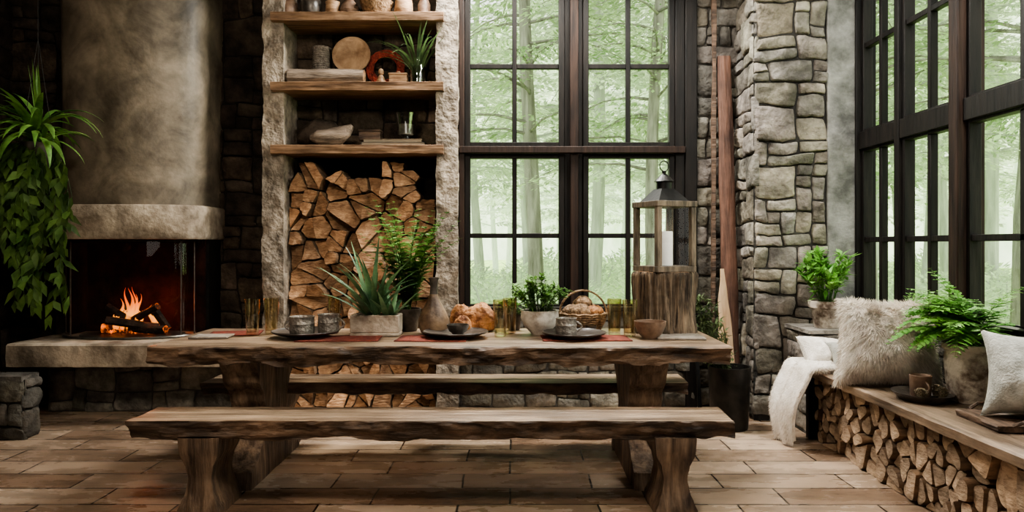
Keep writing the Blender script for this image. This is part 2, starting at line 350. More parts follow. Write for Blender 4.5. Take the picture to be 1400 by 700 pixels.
def column(name,x0,x1,y0,y1,h,mat):
    mb=MB(); nz_=130; nx=8; ny=6
    pts=[]
    for i in range(nx): pts.append((x0+(x1-x0)*i/nx,y0))
    for i in range(ny): pts.append((x1,y0+(y1-y0)*i/ny))
    for i in range(nx): pts.append((x1-(x1-x0)*i/nx,y1))
    for i in range(ny): pts.append((x0,y1-(y1-y0)*i/ny))
    n=len(pts); vs=[];fs=[]; cx=(x0+x1)/2; cy=(y0+y1)/2
    for j in range(nz_+1):
        z=h*j/nz_
        for (x,y) in pts:
            q=noise.noise(Vector((x*9,y*9,z*7)))*.020+noise.noise(Vector((x*25,y*25,z*22)))*.014
            d=Vector((x-cx,y-cy,0)).normalized()
            vs.append((x+d.x*q,y+d.y*q,z))
    for j in range(nz_):
        for k in range(n):
            k2=(k+1)%n; fs.append((j*n+k,j*n+k2,(j+1)*n+k2,(j+1)*n+k))
    mb.add(vs,fs); return struct(mb.build(name,mat,sharp=60))
column('trim_3',-1.955,-1.79,5.73,6.13,3.7,mRough)
column('trim_4',-.595,-.425,5.73,6.13,3.7,mRough)

# ------------------------------------------------------------------ windows
def window(name,w,zb,zt,mu,mz,beam,loc,rotz=0,fw=.045,dep=.07):
    mb=MB()
    mb.box(0,fw,0,dep,zb,zt); mb.box(w-fw,w,0,dep,zb,zt); mb.box(fw,w-fw,0,dep,zb,zb+fw); mb.box(fw,w-fw,0,dep,zt-fw,zt)
    for a,b in beam: mb.box(fw,w-fw,.002,dep,a,b)
    zs=[zb+fw]+[t for a,b in beam for t in (a,b)]+[zt-fw]
    for u in mu:
        for k in range(0,len(zs),2): mb.box(u-.019,u+.019,.012,dep-.01,zs[k],zs[k+1])
    us=[fw]+[t for u in mu for t in (u-.019,u+.019)]+[w-fw]
    for z in mz:
        for k in range(0,len(us),2): mb.box(us[k],us[k+1],.012,dep-.01,z-.019,z+.019)
    o=struct(mb.build(name,mFrame,loc=loc,rot=(0,0,rotz),bevel=.004))
    g=MB(); g.add([(fw,.04,zb+fw),(w-fw,.04,zb+fw),(w-fw,.04,zt-fw),(fw,.04,zt-fw)],[(0,1,2,3)])
    g.build('glass',mGlass,parent=o,smooth=False); return o
BZ=[(1.995,2.125)]
MZ=[1.375,2.735]
window('window_1',.80,.78,3.45,[.40],MZ,BZ,(-.38,5.86,0))
window('window_2',.735,.78,3.45,[.363],MZ,BZ,(.57,5.86,0))
def trimbox(name,boxes,mat,bev=.006):
    mb=MB()
    for b in boxes: mb.box(*b)
    return struct(mb.build(name,mat,bevel=bev))
trimbox('trim_5',[(.42,.57,5.88,5.95,.78,3.45)],mFrame)
trimbox('trim_6',[(.465,.53,5.835,5.88,.78,3.45)],mFrameB)
trimbox('trim_7',[(-.425,-.38,5.82,5.93,.78,3.45)],mFrameB)
trimbox('trim_8',[(1.305,1.38,5.84,5.95,.78,3.45),(1.38,1.475,5.82,5.95,0.0,3.7)],mFrame)
trimbox('trim_9',[(-.42,1.38,5.80,5.855,2.03,2.085)],mFrameB)
trimbox('trim_10',[(-.42,1.38,5.76,5.96,.775,.81)],mFrame)
RB=[(1.985,2.145)]; RM=[1.34,2.76]
def rwin(name,y0,y1,mu):
    w=y1-y0
    return window(name,w,.85,3.45,[w-(u-y0) for u in mu],RM,RB,(2.57,y1,0),-math.pi/2,.03)
rwin('window_3',4.88,5.38,[5.13])
rwin('window_4',4.23,4.82,[4.53])
rwin('window_5',3.00,4.14,[3.33,3.70])
rwin('window_6',1.75,2.88,[2.10,2.50])
trimbox('trim_11',[(2.545,2.66,4.82,4.88,.85,3.45)],mFrame)
trimbox('trim_12',[(2.52,2.68,4.14,4.23,.49,3.7)],mFrameB,.008)
trimbox('trim_13',[(2.52,2.68,2.88,3.00,.49,3.7)],mFrameB,.008)
trimbox('trim_14',[(2.55,2.575,4.23,4.82,2.0,2.13),(2.55,2.575,4.88,5.38,2.0,2.13),(2.55,2.575,3.00,4.14,2.0,2.13),(2.55,2.575,1.75,2.88,2.0,2.13)],mFrame)
trimbox('trim_15',[(2.50,2.66,1.6,5.38,.85,.88)],mFrame)
trimbox('trim_16',[(2.53,2.68,5.38,5.42,.49,3.7),(2.5,2.68,1.5,1.75,.85,3.45)],mFrame)

# ------------------------------------------------------------------ fireplace
CX=-2.985
def halfE(cx,hw,yb,ye,yf,n=28,ex=.85):
    pts=[(cx-hw,yb)]
    for i in range(n+1):
        a=math.pi-math.pi*i/n; c=math.cos(a); pts.append((cx+hw*math.copysign(abs(c)**(1 if ex>.7 else .8),c),ye-(ye-yf)*max(0,math.sin(a))**ex))
    pts.append((cx+hw,yb)); return pts
fp=thing('fireplace',(CX,5.8,.585),'tall concrete fireplace with curved glass firebox in stone wall','fireplace')
def loftE(rings,name,mat,cap=True,parent=fp,sharp=50):
    mb=MB(); vs=[];fs=[]
    n=len(rings[0][0])
    for pts,z in rings:
        for x,y in pts: vs.append((x-CX,y-5.8,z-.585))
    for j in range(len(rings)-1):
        for k in range(n-1): fs.append((j*n+k,j*n+k+1,(j+1)*n+k+1,(j+1)*n+k))
    if cap: fs.append(tuple(range(n))[::-1]); fs.append(tuple((len(rings)-1)*n+k for k in range(n)))
    mb.add(vs,fs); return mb.build(name,mat,parent=parent,sharp=sharp)
loftE([(halfE(CX,.55+.03*t,6.12,5.86,5.50-.04*t),1.60+2.1*t) for t in [i/8 for i in range(9)]],'chimney_hood',mConc)
loftE([(halfE(CX,.575,6.12,5.80,5.46,ex=.5),1.345),(halfE(CX,.585,6.12,5.80,5.45,ex=.5),1.36),(halfE(CX,.585,6.12,5.80,5.45,ex=.5),1.59),(halfE(CX,.575,6.12,5.80,5.46,ex=.5),1.605)],'mantel_band',mConcL)
mb=MB(); mb.box(-.55,.52,.27,.31,0,.76); mb.box(-.57,-.54,.02,.31,0,.76); mb.box(.47,.54,.02,.31,0,.76); mb.box(-.55,.52,-.05,.3,.73,.765)
mb.build('firebox',mSootGlow,parent=fp)
GC=CX-.02
rings=[(halfE(GC,.52,6.0,5.86,5.50),.60),(halfE(GC,.52,6.0,5.86,5.50),1.34)]
loftE(rings,'glass_screen',mFGlass,cap=False)
mb=MB()
for a in (2.95,2.35,.55,.25):
    x=.525*math.cos(a)-.02; y=.06-.36*math.sin(a)**.85; mb.tube([(x,y,.0),(x,y,.76)],.005,6,1)
pts=[(p[0]-CX,p[1]-5.8,.012) for p in halfE(GC,.53,5.95,5.86,5.485)]; mb.tube(pts,.010,6,1)
pts=[(p[0]-CX,p[1]-5.8,.75) for p in halfE(GC,.53,5.95,5.86,5.485)]; mb.tube(pts,.010,6)
mb.box(.49,.56,.05,.30,0,.76)
mb.build('metal_frame',[mBlack,mSteel],parent=fp)
def slab(mb,x0,x1,y0,y1,z0,z1,n=90,amp=.018,seed=0,c=1.0,endamp=.02,em=0,cut=1.0):
    vs=[];fs=[];ms=[]; T=z1-z0
    prof=[(0,.06,1),(0,.22,1),(0,.42,1),(0,.62,1),(0,.80,1),(0,.93,1),(.02,1,.5),(.10,1,.12),(.5,1,0),(.9,1,.12),(.98,1,.5),(1,.85,1),(1,.5,1),(1,.06,1),(.94,0,.6),(.5,0,.2),(.06,0,.6)]
    k=len(prof)
    for i in range(n+1):
        t=i/n; x=x0+(x1-x0)*t
        for j,(py,pz,w) in enumerate(prof):
            y=y0+(y1-y0)*py; z=z0+T*pz; sgn=-1 if py<.5 else 1
            q=noise.noise(Vector((x*2.2,seed,sgn)))*1.1+noise.noise(Vector((x*6,seed+pz*2.6,sgn)))*.9+noise.noise(Vector((x*17,seed+pz*5,sgn)))*.5
            y+=sgn*(q*amp-amp*.3-(1.1*cut*amp*(1-pz)))*w
            if pz<.2: z+=(noise.noise(Vector((x*3.3,seed+9,sgn)))+.6*noise.noise(Vector((x*11,seed+19,sgn))))*amp*.9
            xx=x
            if i in (0,n): xx+= (1 if i==0 else -1)*(.008)+noise.noise(Vector((y*6,z*8,seed)))*endamp
            vs.append((xx,y,z))
    for i in range(n):
        for j in range(k):
            j2=(j+1)%k; fs.append((i*k+j,(i+1)*k+j,(i+1)*k+j2,i*k+j2)); ms.append(0 if 6<=j<=9 else em)
    fs.append(tuple(range(k))); fs.append(tuple(n*k+j for j in range(k))[::-1]); ms+=[em,em]
    mb.add(vs,fs,ms,c)
mb=MB(); slab(mb,-3.66,-1.97,5.27,6.12,.41,.585,60,.006,3,endamp=.01)
hs=mb.build('trim_17',mConcL,sharp=35); struct(hs)
mb=MB(); mb.box(-3.62,-1.97,5.72,6.12,0,.41,0,.2); masonry(mb,(-3.62,5.72,0),ux,1.65,.41,.10,.045,71,.45,.9)
struct(mb.build('wall_hearth',mStone,sharp=55))
mb=MB(); mb.lathe([(0,0),(.34,0),(.36,.006),(.36,.016),(.33,.018),(0,.018)],40,(0,0,0),1.1,.72)
tag(mb.build('hearth_plate',mBlack,loc=(CX,5.76,.587)),'round black metal plate under the burning fire logs','hearth plate')
def logobj(name,loc,ln,r,rot,mats,label,group,seed=0):
    mb=MB()
    n=8; vs=[];fs=[];seg=9
    for i in range(n+1):
        x=-ln/2+ln*i/n
        for k in range(seg):
            a=2*math.pi*k/seg; q=r*(1+.3*noise.noise(Vector((x*5,math.cos(a)+seed,math.sin(a)))))
            vs.append((x,q*math.cos(a),q*math.sin(a)))
    for i in range(n):
        for k in range(seg):
            k2=(k+1)%seg; fs.append((i*seg+k,(i+1)*seg+k,(i+1)*seg+k2,i*seg+k2))
    mb.add(vs,fs,0)
    mb.add(vs[:seg],[tuple(range(seg))],1); mb.add(vs[-seg:],[tuple(range(seg))[::-1]],1)
    return tag(mb.build(name,mats,loc=loc,rot=rot),label,'log',group)
fx=CX+.03; fy=5.74; fz=.61
for i,(dx,dy,dz,ln,r,rot) in enumerate([(-.10,.06,.035,.36,.035,(0,0,.15)),(.10,-.03,.035,.36,.033,(0,0,-.25)),(0,-.04,.075,.38,.032,(0,.18,.3)),(.05,0,.14,.34,.028,(.1,-.45,-.3)),(-.09,0,.13,.30,.026,(.1,.6,.2)),(.19,.03,.10,.18,.03,(0,1.0,.2))]):
    logobj('burning_log',(fx+dx,fy+dy,fz+dz),ln,r,rot,[mEmber if i==0 else mChar,mEmber],'charred log glowing with embers in the fireplace','burning logs in firebox',i+3)
fire=thing('fire',(fx,fy,fz),'orange and yellow flames rising from burning logs','fire')
mb=MB()
for i in range(24):
    bx=ru(-.19,.15); h=(.34-abs(bx+.04)*.9)*ru(.45,1.1); w=ru(.012,.026); by=ru(-.03,.10); ph=ru(0,6)
    pts=[];rad=[]
    for k in range(17):
        t=k/16; pts.append((bx+math.sin(t*6+ph)*.028*t-bx*.2*t,by+math.cos(t*4+ph)*.015*t,.03+h*t)); rad.append(max(.0006,w*math.sin(math.pi*min(1,(t*.82+.18)))**1.1*(1-t*.55)))
    mb.tube(pts,rad,10)
mb.build('flames',mFlame,parent=fire,sharp=0)
mb=MB()
for i in range(60):
    a=ru(0,6.3); r=ru(0,.24); s_=ru(.006,.016); mb.lathe([(0,-s_),(s_,0),(0,s_)],6,(r*math.cos(a),r*math.sin(a)*.5,.005+rnd()*.015))
mb.build('ember_bed',mEmber,parent=fire,sharp=0)

# ------------------------------------------------------------------ shelves
for i,(z0,z1) in enumerate([(3.045,3.115),(2.500,2.570),(2.010,2.080)]):
    mb=MB(); slab(mb,-1.885,-.525,5.675,6.09,z0,z1,60,.006,20+i,endamp=.01)
    tag(mb.build('wall_shelf',mShelf,sharp=40),'thick brown wooden plank shelf between rough stone columns','shelf','plank shelves between stone columns')

# ------------------------------------------------------------------ firewood
def clip(poly,p,n):
    out=[]
    for i in range(len(poly)):
        a=poly[i];b=poly[(i+1)%len(poly)]
        da=(a[0]-p[0])*n[0]+(a[1]-p[1])*n[1]; db=(b[0]-p[0])*n[0]+(b[1]-p[1])*n[1]
        if da<=0: out.append(a)
        if (da<0<db) or (db<0<da):
            t=da/(da-db); out.append((a[0]+(b[0]-a[0])*t,a[1]+(b[1]-a[1])*t))
    return out
def voronoi(w,h,n,seed,relax=2):
    rr=random.Random(seed); P=[(rr.uniform(0,w),rr.uniform(0,h)) for _ in range(n)]
    for it in range(relax+1):
        cells=[]
        for i,p in enumerate(P):
            poly=[(0,0),(w,0),(w,h),(0,h)]
            for j,q in sorted(enumerate(P),key=lambda e:(e[1][0]-p[0])**2+(e[1][1]-p[1])**2)[1:22]:
                mid=((p[0]+q[0])/2,(p[1]+q[1])/2); poly=clip(poly,mid,(q[0]-p[0],q[1]-p[1]))
                if len(poly)<3: break
            cells.append(poly)
        if it<relax:
            P=[((sum(v[0] for v in c)/len(c)+P[i][0])/2,(sum(v[1] for v in c)/len(c)+P[i][1])/2) if len(c)>2 else P[i] for i,c in enumerate(cells)]
    return [c for c in cells if len(c)>=3]
def area(c): return abs(sum(c[i][0]*c[(i+1)%len(c)][1]-c[(i+1)%len(c)][0]*c[i][1] for i in range(len(c))))/2
def splitc(cells,seed,amin,p3=.35):
    rr=random.Random(seed); out=[]
    for c in cells:
        if area(c)<amin: out.append(c); continue
        cx=sum(v[0] for v in c)/len(c); cz=sum(v[1] for v in c)/len(c); a=rr.uniform(0,3.14)
        n=(math.cos(a),math.sin(a)); o=(cx+rr.uniform(-.02,.02),cz+rr.uniform(-.02,.02))
        A=clip(c,o,n);B=clip(c,o,(-n[0],-n[1]))
        for q in (A,B):
            if len(q)<3: continue
            if area(q)>amin*1.1 and rr.random()<p3:
                cx=sum(v[0] for v in q)/len(q); cz=sum(v[1] for v in q)/len(q)
                a2=a+1.57+rr.uniform(-.5,.5); n2=(math.cos(a2),math.sin(a2))
                for r in (clip(q,(cx,cz),n2),clip(q,(cx,cz),(-n2[0],-n2[1]))):
                    if len(r)>=3: out.append(r)
            else: out.append(q)
    return out
def stack(cells,org,rotz,length,mats,label,group,keep,jit,seed,rnd_=.012,shr=(.88,.98),tilt=.3,roll=.08,wob=.008,face=.012,sharp=24):
    rr=random.Random(seed); rot=Matrix.Rotation(rotz,3,'Z')
    for ci,c in enumerate(cells):
        cx=sum(v[0] for v in c)/len(c); cz=sum(v[1] for v in c)/len(c)
        if not keep(cx,cz) or area(c)<.0012: continue
        sh=rr.uniform(*shr); pts=[]
        n=len(c)
        for i in range(n):
            a=c[i]; b=c[(i+1)%n]; p0=c[i-1]
            L1=math.hypot(b[0]-a[0],b[1]-a[1]); L0=math.hypot(a[0]-p0[0],a[1]-p0[1])
            if L0<.01 and L1<.01: continue
            r=min(.38,rnd_/max(L0,1e-4)); r2=min(.38,rnd_/max(L1,1e-4))
            q0=(a[0]+(p0[0]-a[0])*r,a[1]+(p0[1]-a[1])*r); q2=(a[0]+(b[0]-a[0])*r2,a[1]+(b[1]-a[1])*r2)
            qm=((q0[0]+q2[0]+a[0])/3,(q0[1]+q2[1]+a[1])/3)
            pts+= [q0,qm,q2]
            if L1>.06 and wob>.004:
                for tt in (.33,.66):
                    bl=rr.uniform(-wob*.75,wob); nx_,nz_=(b[1]-a[1])/L1,-(b[0]-a[0])/L1
                    pts.append((a[0]+(b[0]-a[0])*tt+nx_*bl,a[1]+(b[1]-a[1])*tt+nz_*bl))
        ro=rr.uniform(-roll,roll); cr_,sr_=math.cos(ro),math.sin(ro)
        pts=[(((x-cx)*cr_-(z-cz)*sr_)*sh,((x-cx)*sr_+(z-cz)*cr_)*sh) for x,z in pts]
        n=len(pts)
        if n<3: continue
        y0=rr.uniform(-jit,jit); tx=rr.uniform(-tilt,tilt); tz=rr.uniform(-tilt,tilt); vs=[];fs=[]
        for yi,y in enumerate([0,.008,length*.5,length]):
            for x,z in pts:
                k=.95 if yi==0 else 1
                yy=y0+y+((tx*x+tz*z+face*noise.noise(Vector((x*30,z*30,ci)))) if yi<2 else 0)
                vs.append((x*k,yy,z*k))
        mb=MB()
        ctr=(rr.uniform(-.01,.01),y0-.003,rr.uniform(-.01,.01))
        for j in range(3):
            for k in range(n):
                k2=(k+1)%n; fs.append((j*n+k,j*n+k2,(j+1)*n+k2,(j+1)*n+k))
        mb.add(vs,fs,1)
        mb.add(vs[:n]+[ctr],[(k,n,(k+1)%n)[::-1] for k in range(n)],0)
        mb.add(vs[-n:],[tuple(range(n))],0)
        lo=rot@Vector((cx,0,cz))
        o=mb.build('firewood_log',mats,loc=(org[0]+lo.x,org[1]+lo.y,org[2]+lo.z),rot=(0,0,rotz),sharp=sharp)
        tag(o,label,'firewood',group)
cells=splitc(voronoi(1.175,1.97,78,15,1),4,.012,.30)
def keepA(x,z):
    return z<1.88+.06*math.sin(x*9+.3)-.4*max(0,.16-x)-2.2*max(0,x-1.0)
stack(cells,(-1.785,5.85,.0),0,.23,[mCut,mBark],'split firewood log with pale cut face stacked in stone niche','firewood stacked in stone niche',keepA,.065,6,.008,(.90,.99),.5,.06)
cells=splitc(voronoi(2.32,.425,84,9,1),8,.011,.0)
stack(cells,(2.03,4.90,.0),-math.pi/2,.42,[mCut2,mBark],'small split firewood log stacked under the window seat','firewood under window seat',lambda x,z:True,.022,10,.018,(.87,.96),.10,.05,.0,.003,34)

# ------------------------------------------------------------------ table and benches
TX0,TX1,TY0,TY1=-1.95,1.18,3.87,4.76
tb=thing('dining_table',((TX0+TX1)/2,(TY0+TY1)/2,0),'long rustic live-edge wooden dining table with trestle legs','table')
tx,ty=tb.location.x,tb.location.y
mb=MB(); slab(mb,TX0-tx,TX1-tx,TY0-ty,TY1-ty,.655,.76,200,.028,1,endamp=.035,em=1); mb.build('table_top',[mTable,mEdge],parent=tb,sharp=30)
def loftblock(mb,st,cx,cy,seed,nx=6,ny=9,amp=.014):
    vs=[];fs=[];pts=[]
    for i in range(nx): pts.append((-1+2*i/nx,-1))
    for i in range(ny): pts.append((1,-1+2*i/ny))
    for i in range(nx): pts.append((1-2*i/nx,1))
    for i in range(ny): pts.append((-1,1-2*i/ny))
    n=len(pts); rows=[]
    for a,b in zip(st[:-1],st[1:]):
        k=max(1,int((b[0]-a[0])/.02))
        for i in range(k):
            t=i/k; s=t*t*(3-2*t); rows.append([a[0]+(b[0]-a[0])*t]+[a[j]+(b[j]-a[j])*s for j in (1,2)])
    rows.append(list(st[-1][:3]))
    for z,xw,yw in rows:
        for u,v in pts:
            cr=.985 if (abs(u)>.99 and abs(v)>.99) else 1
            x=cx+u*xw/2*cr; y=cy+v*yw/2*cr
            q=noise.noise(Vector((x*6,y*6,z*4+seed)))*amp+noise.noise(Vector((x*20,y*20,z*8+seed)))*amp*.4
            x+=q*(u if abs(u)>.99 else 0); y+=q*(v if abs(v)>.99 else 0)
            vs.append((x,y,z))
    m=len(rows)
    for j in range(m-1):
        for k in range(n):
            k2=(k+1)%n; fs.append((j*n+k,j*n+k2,(j+1)*n+k2,(j+1)*n+k))
    fs.append(tuple(range(n))[::-1]); fs.append(tuple((m-1)*n+k for k in range(n)))
    mb.add(vs,fs)
for i,cx in enumerate((-1.48,.745)):
    mb=MB(); loftblock(mb,[(0,.20,.90),(.09,.20,.88),(.13,.195,.66),(.22,.19,.46),(.33,.19,.38),(.46,.195,.48),(.56,.20,.64),(.67,.205,.74)],cx-tx,0,i*7.,amp=.006)
    mb.build('leg',mLeg,parent=tb,sharp=30)
def bench(x0,x1,y0,y1,z,T,legs,lab,seed):
    cx,cy=(x0+x1)/2,(y0+y1)/2
    b=thing('bench',(cx,cy,0),lab,'bench','wooden benches at the table')
    mb=MB(); slab(mb,x0-cx,x1-cx,y0-cy,y1-cy,z-T,z,190,.024,seed,endamp=.03,em=1); mb.build('seat',[mTable,mEdge],parent=b,sharp=30)
    for i,lx in enumerate(legs):
        mb=MB(); loftblock(mb,[(0,.20,.31),(.035,.20,.31),(.06,.175,.30),(.12,.135,.28),(.18,.115,.27),(.24,.135,.28),(.29,.185,.29),(.315,.19,.30),(z-T+.012,.20,.30)],lx-cx,0,seed+i*5.,amp=.004)
        mb.build('leg',mLeg,parent=b,sharp=30)
    return b
bench(-1.85,1.07,3.48,3.80,.46,.095,(-1.50,.785),'long live-edge wooden bench with carved plank legs in front of table',33)
bench(-1.93,1.11,4.52,4.86,.445,.075,(-1.5,.8),'long live-edge wooden bench on far side of table',44)

# ------------------------------------------------------------------ tableware
TZ=.762
def place(name,px,d,w,dp,mat,lab,cat,th=.004,rot=0,group=None):
    mb=MB(); nx,ny=10,8; vs=[];fs=[]
    for j in range(ny+1):
        for i in range(nx+1):
            x=-w/2+w*i/nx; y=-dp/2+dp*j/ny
            vs.append((x+.004*noise.noise(Vector((y*20,x,1))),y+.004*noise.noise(Vector((x*20,y,2))),th+.0012*noise.noise(Vector((x*9,y*9,px)))))
    for j in range(ny):
        for i in range(nx): a=j*(nx+1)+i; fs.append((a,a+1,a+nx+2,a+nx+1))
    mb.add(vs,fs)
    o=mb.build(name,mat,loc=(X(px,d),d,TZ),rot=(0,0,rot)); s=o.modifiers.new('Solidify','SOLIDIFY'); s.thickness=th; s.offset=-1
    return tag(o,lab,cat,group)
g='woven red placemats on the table'
place('placemat',465,4.20,.46,.26,mRed,'red woven linen placemat lying on wooden table','placemat',group=g,rot=.05)
place('placemat',592,4.20,.40,.26,mRed,'red woven linen placemat lying on wooden table','placemat',group=g,rot=-.04)
place('placemat',800,4.22,.50,.26,mRed,'red woven linen placemat lying on wooden table','placemat',group=g,rot=.02)
place('placemat',322,4.45,.30,.24,mRed,'small red linen mat near end of wooden table','placemat',group=g,rot=.2)
place('napkin',928,4.25,.27,.22,mGreyL,'folded grey-brown linen napkin on wooden table','napkin',th=.012,rot=-.05)
place('napkin',290,4.28,.22,.16,mGreyL,'folded brown linen napkin at table end','napkin',th=.010,rot=.1)
def platter(px,d,r,lab):
    mb=MB(); mb.lathe([(0,.0),(r*.55,.0),(r*.6,.003),(r*.95,.022),(r,.030),(r*.985,.035),(r*.93,.028),(r*.58,.012),(0,.010)],40)
    return tag(mb.build('plate',mCer,loc=(X(px,d),d,TZ+.0055),sharp=60),lab,'plate','dark plates on the table')
platter(418,4.28,.195,'large dark stoneware plate holding two pewter mugs')
platter(623,4.26,.19,'large dark stoneware plate holding a small bowl')
platter(785,4.22,.185,'large dark stoneware plate holding a pewter mug')
PZ=TZ+.0165
def mug(px,d,r,h,z=PZ,mat=mPew,handle=1,lab='hammered pewter mug standing on dark plate'):
    t=thing('mug',(X(px,d),d,z),lab,'mug','mugs on the table')
    mb=MB(); mb.lathe([(0,0),(r*.85,0),(r*.95,.006),(r,h*.3),(r*.97,h*.55),(r*1.02,h*.6),(r*.97,h*.65),(r*.95,h*.93),(r*1.03,h),(r*.9,h),(r*.85,h*.9),(r*.85,.015),(0,.012)],32)
    mb.build('body',mat,parent=t,sharp=50)
    mb=MB(); pts=[(handle*(r*.93+h*.32*math.sin(math.pi*i/10)),0,h*.2+h*.6*i/10) for i in range(11)]; mb.tube(pts,.006,8); mb.build('handle',mat,parent=t)
    return t
mug(413,4.28,.073,.105,handle=-1); mug(449,4.31,.062,.115); mug(774,4.23,.062,.10)
def bowl(px,d,r,h,z,mat,lab,name='bowl'):
    mb=MB(); mb.lathe([(0,0),(r*.5,0),(r*.52,.008),(r*.8,h*.35),(r*.98,h*.8),(r,h),(r*.93,h*.99),(r*.9,h*.75),(r*.7,h*.3),(0,h*.16)],36,nz=.02)
    return tag(mb.build(name,mat,loc=(X(px,d),d,z),sharp=60),lab,'bowl')
bowl(626,4.26,.065,.06,PZ,mCer,'small dark stoneware bowl resting on dark plate')
bowl(889,4.22,.092,.10,TZ,mBrownB,'round brown ceramic bowl on wooden table')
bowl(808,4.43,.035,.05,TZ,mCer,'tiny dark stoneware bowl on wooden table')
def tumbler(px,d,h=.215):
    t=MB(); r=.044
    t.lathe([(0,0),(r*.78,0),(r*.8,.004),(r,h),(r*.94,h),(r*.74,.02),(0,.018)],28)
    return tag(t.build('drinking_glass',mTum,loc=(X(px,d),d,TZ),sharp=60),'tall amber tinted tumbler glass on wooden table','glass','tall tumblers on the table')
for px,d in [(345,4.36),(371,4.44),(458,4.62),(684,4.33),(697,4.46),(840,4.40),(861,4.33)]: tumbler(px,d)
pl=thing('potted_succulent',(X(515,4.38),4.38,TZ),'spiky blue-green succulent in rectangular beige stone planter','potted plant')
mb=MB(); L0,Wd,hh=.145,.075,.125
mb.box(-L0,L0,-Wd,Wd,0,.02); mb.box(-L0,L0,-Wd,-Wd+.015,.02,hh); mb.box(-L0,L0,Wd-.015,Wd,.02,hh); mb.box(-L0,-L0+.015,-Wd+.015,Wd-.015,.02,hh); mb.box(L0-.015,L0,-Wd+.015,Wd-.015,.02,hh)
mb.build('planter',mBeige,parent=pl,bevel=.006)
mb=MB(); mb.box(-L0+.015,L0-.015,-Wd+.015,Wd-.015,.02,.105); mb.build('soil',mSoil,parent=pl)
mb=MB()
for (cx,n,ln) in ((-.02,32,.48),(.08,14,.32)):
    for i in range(n):
        mb.strap((cx+ru(-.02,.02),ru(-.02,.02),.10),ru(0,6.28),ln*ru(.7,1.1),.036,ru(.6,1.45),ru(.1,1.0),8,0,ru(.7,1.4),.25,.4)
mb.build('leaves',mSucc,parent=pl,sharp=0)
def potfern(name,loc,potprof,potmat,lab,n,l,w,el,dr,mat,potn=0,az=None,c0=.6,nseg=16):
    t=thing(name,loc,lab,'potted plant')
    mb=MB(); mb.lathe(potprof,32,nz=potn); mb.build('pot',potmat,parent=t,sharp=50)
    top=max(p[1] for p in potprof); rt=[p[0] for p in potprof if p[1]==top][0]
    mb=MB(); mb.lathe([(0,top-.03),(rt*.88,top-.03),(rt*.5,top-.02),(0,top-.012)],24); mb.build('soil',mSoil,parent=t)
    mb=MB()
    for i in range(n):
        a=az(i) if az else ru(0,6.28)
        mb.frond((ru(-.02,.02),ru(-.02,.02),top-.025),a,l*ru(.65,1.1),w*ru(.8,1.15),ru(*el),ru(*dr),nseg,0,ru(c0,1.3))
    mb.build('leaves',mat,parent=t,sharp=0)
    return t
pp=lambda r,h:[(0,0),(r*.7,0),(r*.75,.008),(r*.95,h*.75),(r,h*.8),(r*1.03,h),(r*.92,h),(r*.88,h*.8),(0,h*.7)]
potfern('potted_fern',(X(556,4.60),4.60,TZ),pp(.09,.14),mCer,'tall feathery green fern in dark pot on table',28,.70,.10,(1.15,1.52),(.2,.9),mLeaf,c0=.8)
v=thing('vase',(X(593,4.44),4.44,TZ),'pear-shaped brown glazed vase with dark slender neck','vase')
mb=MB(); mb.lathe([(0,0),(.055,0),(.078,.01),(.094,.05),(.092,.09),(.072,.14),(.044,.19),(.028,.225),(.024,.245)],36); mb.build('body',M('brown_glaze',(.05,.028,.016),(.27,.18,.11),scale=7,rough=.5,bump=.2),parent=v)
mb=MB(); mb.lathe([(.025,.24),(.022,.28),(.027,.325),(.034,.34),(.028,.34),(.02,.31),(.018,.245)],28); mb.build('neck',mCer,parent=v)
def loaf(px,d,sx,sy,sz,rot,lab):
    mb=MB(); n=22; prof=[(math.sin(math.pi*i/n),-math.cos(math.pi*i/n)) for i in range(n+1)]
    mb.lathe(prof,40)
    vs=[]
    for (x,y,z) in mb.v:
        q=1+.12*noise.noise(Vector((x*1.6+px,y*1.6,z*1.6)))+.10*noise.noise(Vector((x*5+px,y*5,z*5)))-.08*max(0,math.sin(x*9+z*2))**6*(z>.0)
        vs.append((x*sx*q,y*sy*q,max(-sz*.62,z*sz*q)+sz*.62))
    mb.v=vs
    return tag(mb.build('bread_loaf',mBread,loc=(X(px,d),d,TZ),rot=(0,0,rot),sharp=0),lab,'bread','rustic bread loaves on the table')
loaf(656,4.58,.105,.075,.105,.15,'round golden-brown crusty bread loaf on wooden table'); loaf(633,4.44,.055,.05,.07,.3,'small dark golden bread loaf beside the vase'); loaf(630,4.67,.07,.05,.10,-.1,'rounded crusty bread loaf behind another loaf')
